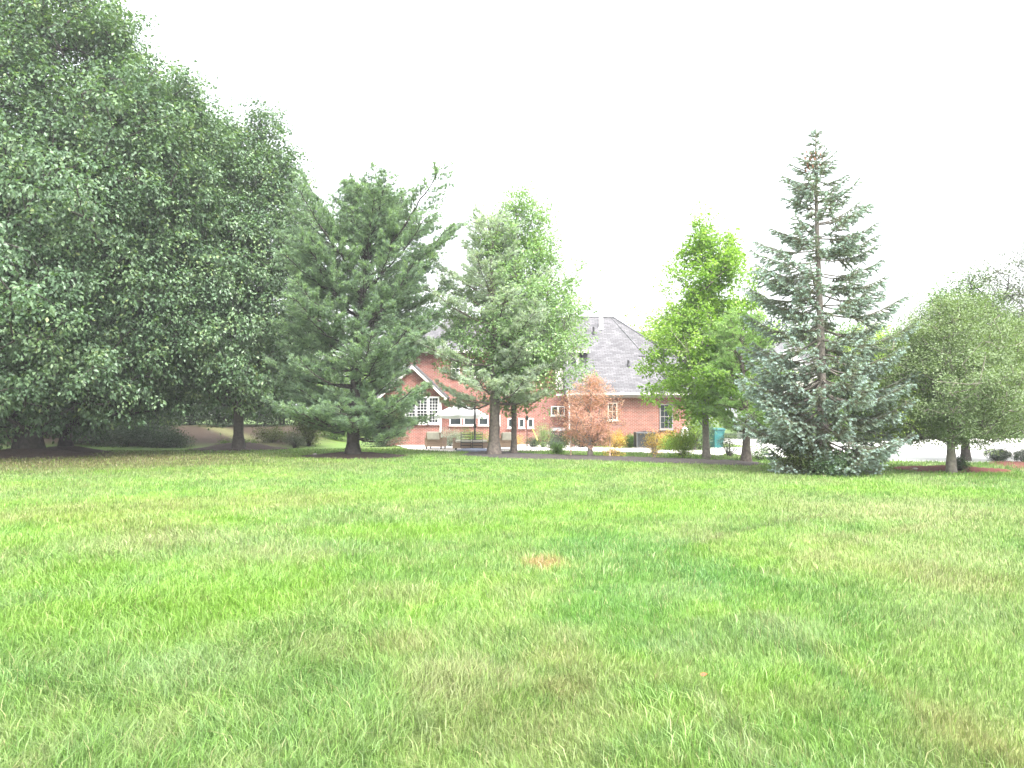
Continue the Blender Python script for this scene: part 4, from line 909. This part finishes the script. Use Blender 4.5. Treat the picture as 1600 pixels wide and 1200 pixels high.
place('dark', 415, 58, .45, 2.3, 'low dark tree right behind the maple on the brown mound')
place('dark', 205, 58, .48, 3.3, 'low dark tree left of the bank path head')
place('dark', 70, 52, .42, 4.3, 'low dark tree between the two left trunks far back')
place('dark', -10, 50, .42, 5.3, 'low dark tree behind the left edge of the lawn')
place('yel', 1046, 66, 1.12, 0, 'yellow green treetop between the house roof and bright tree')
place('yel', 1372, 60, .86, 1.7, 'yellow green tree peeping out right of the spruce')
place('yel', 1640, 66, 1.0, 2.9, 'yellow green tree beyond the right edge of the drive')
place('maple', 200, 52, .62, 0, 'mid green tree over the spreading juniper')
place('maple', 300, 60, .62, 2.0, 'mid green tree right beside the bank path')
place('maple', -40, 46, .8, 3.0, 'mid green tree left of the thickest maple trunk')
place('maple', 110, 50, .55, 4.0, 'mid green tree between the two left maple trunks')

# ------------------------------------------------------------------ shrubs and low plants
def sh(name, px, py, Y, lb, cat, r, h, mat, seed, **k):
    x = at(px, py, Y)[0]; z = float(gh(x, Y)); return shrub(name, (x, Y, z+k.pop('dz', 0)), lb, cat, r, h, mat, k.pop('bark', M['bark_dark']), seed, **k)
sh('juniper', 205, 690, 45.5, 'low spreading dark juniper at the foot of the bank', 'shrub', 2.4, 1.3, L_DARK, 60, n=170, nl=70, ls=.10, sig=.22, group='low evergreens on the bank')
sh('juniper', 262, 690, 44.3, 'smaller juniper spilling right toward the bank path', 'shrub', 1.3, .75, L_DARK, 61, n=90, nl=60, ls=.09, sig=.18, group='low evergreens on the bank')
sh('juniper', 150, 690, 47, 'tall dense juniper behind the thinner maple trunk', 'shrub', 2.2, 2.4, L_DARK, 62, n=170, nl=60, ls=.11, sig=.24, group='low evergreens on the bank')
sh('yew_shrub', 240, 670, 50, 'upright dark yew left of the bank path', 'shrub', 1.4, 2.8, L_DARK, 63, n=130, nl=60, ls=.10, sig=.22)
sh('arborvitae', 483, 690, 46, 'narrow brownish evergreen between maple mound and pine', 'shrub', .85, 2.1, L_BROWNG, 64, n=120, nl=70, ls=.07, sig=.13)
sh('round_shrub', 459, 700, 44.5, 'small pale blue green ball shrub beside the narrow evergreen', 'shrub', .65, .85, L_GREY, 65, n=70, nl=60, ls=.05, sig=.09)
sh('round_shrub', 425, 700, 47.5, 'dark reddish low shrub right of the mulch mound', 'shrub', 1.2, .8, L_BROWNG, 66, n=80, nl=50, ls=.07, sig=.14)
sh('leafy_plant', 355, 696, 43, 'bright low leafy plant left of the shaded trunk', 'plant', .5, .45, L_MID, 67, n=30, nl=40, ls=.07, sig=.1)
sh('leafy_plant', 388, 696, 43.3, 'bright low leafy plant right of the shaded trunk', 'plant', .4, .42, L_MID, 68, n=26, nl=40, ls=.07, sig=.1)
sh('round_shrub', 525, 690, 52, 'low grey green shrub seen under the tall pine', 'shrub', 1.1, 1.2, L_MID, 69, n=80, nl=50, ls=.09, sig=.18)
sh('round_shrub', 600, 690, 47, 'dark shrub right of the tall pine trunk', 'shrub', 1.3, 1.2, L_DARK, 70, n=90, nl=50, ls=.09, sig=.18)
sh('dwarf_spruce', 703, 680, 46.4, 'silvery blue dwarf conifer behind the patio seats', 'shrub', .9, .95, N_SPRUCE, 71, n=90, nl=80, ls=.06, sig=.12, width=.25)
sh('round_shrub', 735, 680, 47.6, 'green hedge shrub under the ground floor windows', 'shrub', 1.3, .95, L_MID, 72, n=90, nl=50, ls=.06, sig=.14)
sh('round_shrub', 832, 685, 45.6, 'low blue black mound shrub behind the patio pole', 'shrub', .55, .5, L_DARK, 73, n=50, nl=50, ls=.05, sig=.09)
sh('round_shrub', 866, 685, 43.6, 'low dark mound shrub before the grill', 'shrub', .5, .42, L_DARK, 74, n=50, nl=50, ls=.05, sig=.09)
sh('round_shrub', 848, 670, 44.8, 'light green bushy shrub left of the grill', 'shrub', .55, 1.35, L_LIGHT, 75, n=60, nl=50, ls=.05, sig=.11)
sh('round_shrub', 800, 685, 46.5, 'tan green ornamental grass clump behind the patio', 'shrub', .8, .7, L_ORANGE, 76, n=50, nl=50, ls=.07, sig=.12, width=.2)
sh('leafy_plant', 870, 706, 36.5, 'small upright green plant on the grass behind the mulch bed', 'plant', .38, .42, L_MID, 77, n=40, nl=40, ls=.06, sig=.08)
sh('hedge_shrub', 912, 690, 44.8, 'dark green shrubs low behind the rust coloured tree', 'shrub', 1.5, 1.0, L_BROWNG, 78, n=110, nl=60, ls=.07, sig=.15)
sh('flowering_shrub', 962, 690, 44.5, 'orange and green flowering shrub right of the rust coloured tree', 'shrub', .55, .9, L_ORANGE, 79, n=60, nl=45, ls=.06, sig=.11)
sh('iris_clump', 984, 690, 45, 'spiky green clump against the wall left of the air conditioner', 'plant', .42, .7, L_MID, 80, n=50, nl=50, ls=.12, sig=.09, width=.16)
sh('dry_plant', 957, 707, 33.6, 'low orange brown dry plant in the mulch bed', 'plant', .62, .32, L_ORANGE, 81, n=44, nl=30, ls=.045, sig=.09, dz=.1)
sh('autumn_shrub', 1022, 700, 32.6, 'sparse pink and orange shrub before the air conditioner', 'shrub', .42, 1.0, L_ORANGE, 82, n=60, nl=28, ls=.05, sig=.08, dz=.1, bark=M['bark_grey'])
sh('autumn_shrub', 1048, 690, 41.8, 'orange tipped shrub along the wall under the window', 'shrub', 1.0, .95, L_ORANGE, 83, n=80, nl=35, ls=.055, sig=.12)
sh('leafy_shrub', 1045, 692, 41.0, 'dark green low shrub in front of the window', 'shrub', .6, .62, L_BRIGHT, 84, n=60, nl=40, ls=.06, sig=.11)
sh('leafy_shrub', 1067, 700, 32.8, 'bright green bush in the mulch bed below the bent pipe', 'shrub', .62, .98, L_YEL, 85, n=100, nl=45, ls=.065, sig=.11, dz=.1)
sh('leafy_shrub', 1092, 690, 42, 'tall dark holly between the bright tree trunk and bin', 'shrub', .75, 1.75, L_MAPLE2, 86, n=110, nl=50, ls=.07, sig=.14)
sh('leafy_shrub', 1084, 670, 40.8, 'slender pale yellow shrub before the dark holly', 'shrub', .55, 1.85, L_YEL, 87, n=46, nl=24, ls=.05, sig=.10)
sh('grey_shrub', 1140, 700, 34.5, 'pale grey green twiggy shrub left of the young pine trunk', 'shrub', .5, .95, L_GREY, 88, n=60, nl=35, ls=.045, sig=.10)
sh('grey_shrub', 1190, 704, 31.5, 'pale low shrub right of the young pine trunk', 'shrub', .6, .6, L_LIGHT, 89, n=60, nl=35, ls=.045, sig=.10)
sh('undergrowth_shrub', 1262, 735, 23.6, 'brown green bush growing round the foot of the spruce', 'shrub', .85, .95, L_BROWNG, 90, n=150, nl=55, ls=.055, sig=.12)
sh('undergrowth_shrub', 1300, 740, 23.1, 'leafy green bush low at the right foot of the spruce', 'shrub', .72, .62, L_MAPLE2, 91, n=110, nl=50, ls=.055, sig=.11)
sh('boxwood', 1559, 716, 30.6, 'clipped dark boxwood on red mulch beside the drive', 'shrub', .48, .50, L_DARK, 92, n=130, nl=70, ls=.028, sig=.035, z0=.2, shell=.3)
sh('boxwood', 1600, 716, 29.8, 'clipped boxwood cut off by the right edge', 'shrub', .38, .46, L_DARK, 93, n=110, nl=70, ls=.028, sig=.035, z0=.2, shell=.3)
sh('leafy_shrub', 1499, 728, 24.6, 'dark leafy sprouts behind the small spreading tree trunk', 'shrub', .24, .44, L_DARK, 94, n=36, nl=36, ls=.05, sig=.06)

# ------------------------------------------------------------------ air
hz, hn, ho = newmat('haze_air'); hv = N(hn, 'ShaderNodeVolumePrincipled'); hv.inputs['Color'].default_value = (.95, .97, 1, 1); hv.inputs['Density'].default_value = .0009; hv.inputs['Anisotropy'].default_value = .3
hn.links.new(hv.outputs[0], ho.inputs['Volume'])
hb = MB(); hb.box(-905, 905, -305, 1505, -1.2, 32); hob = hb.build('haze', hz); tag(hob, 'thin pale haze hanging over the garden', 'haze', kind='stuff')
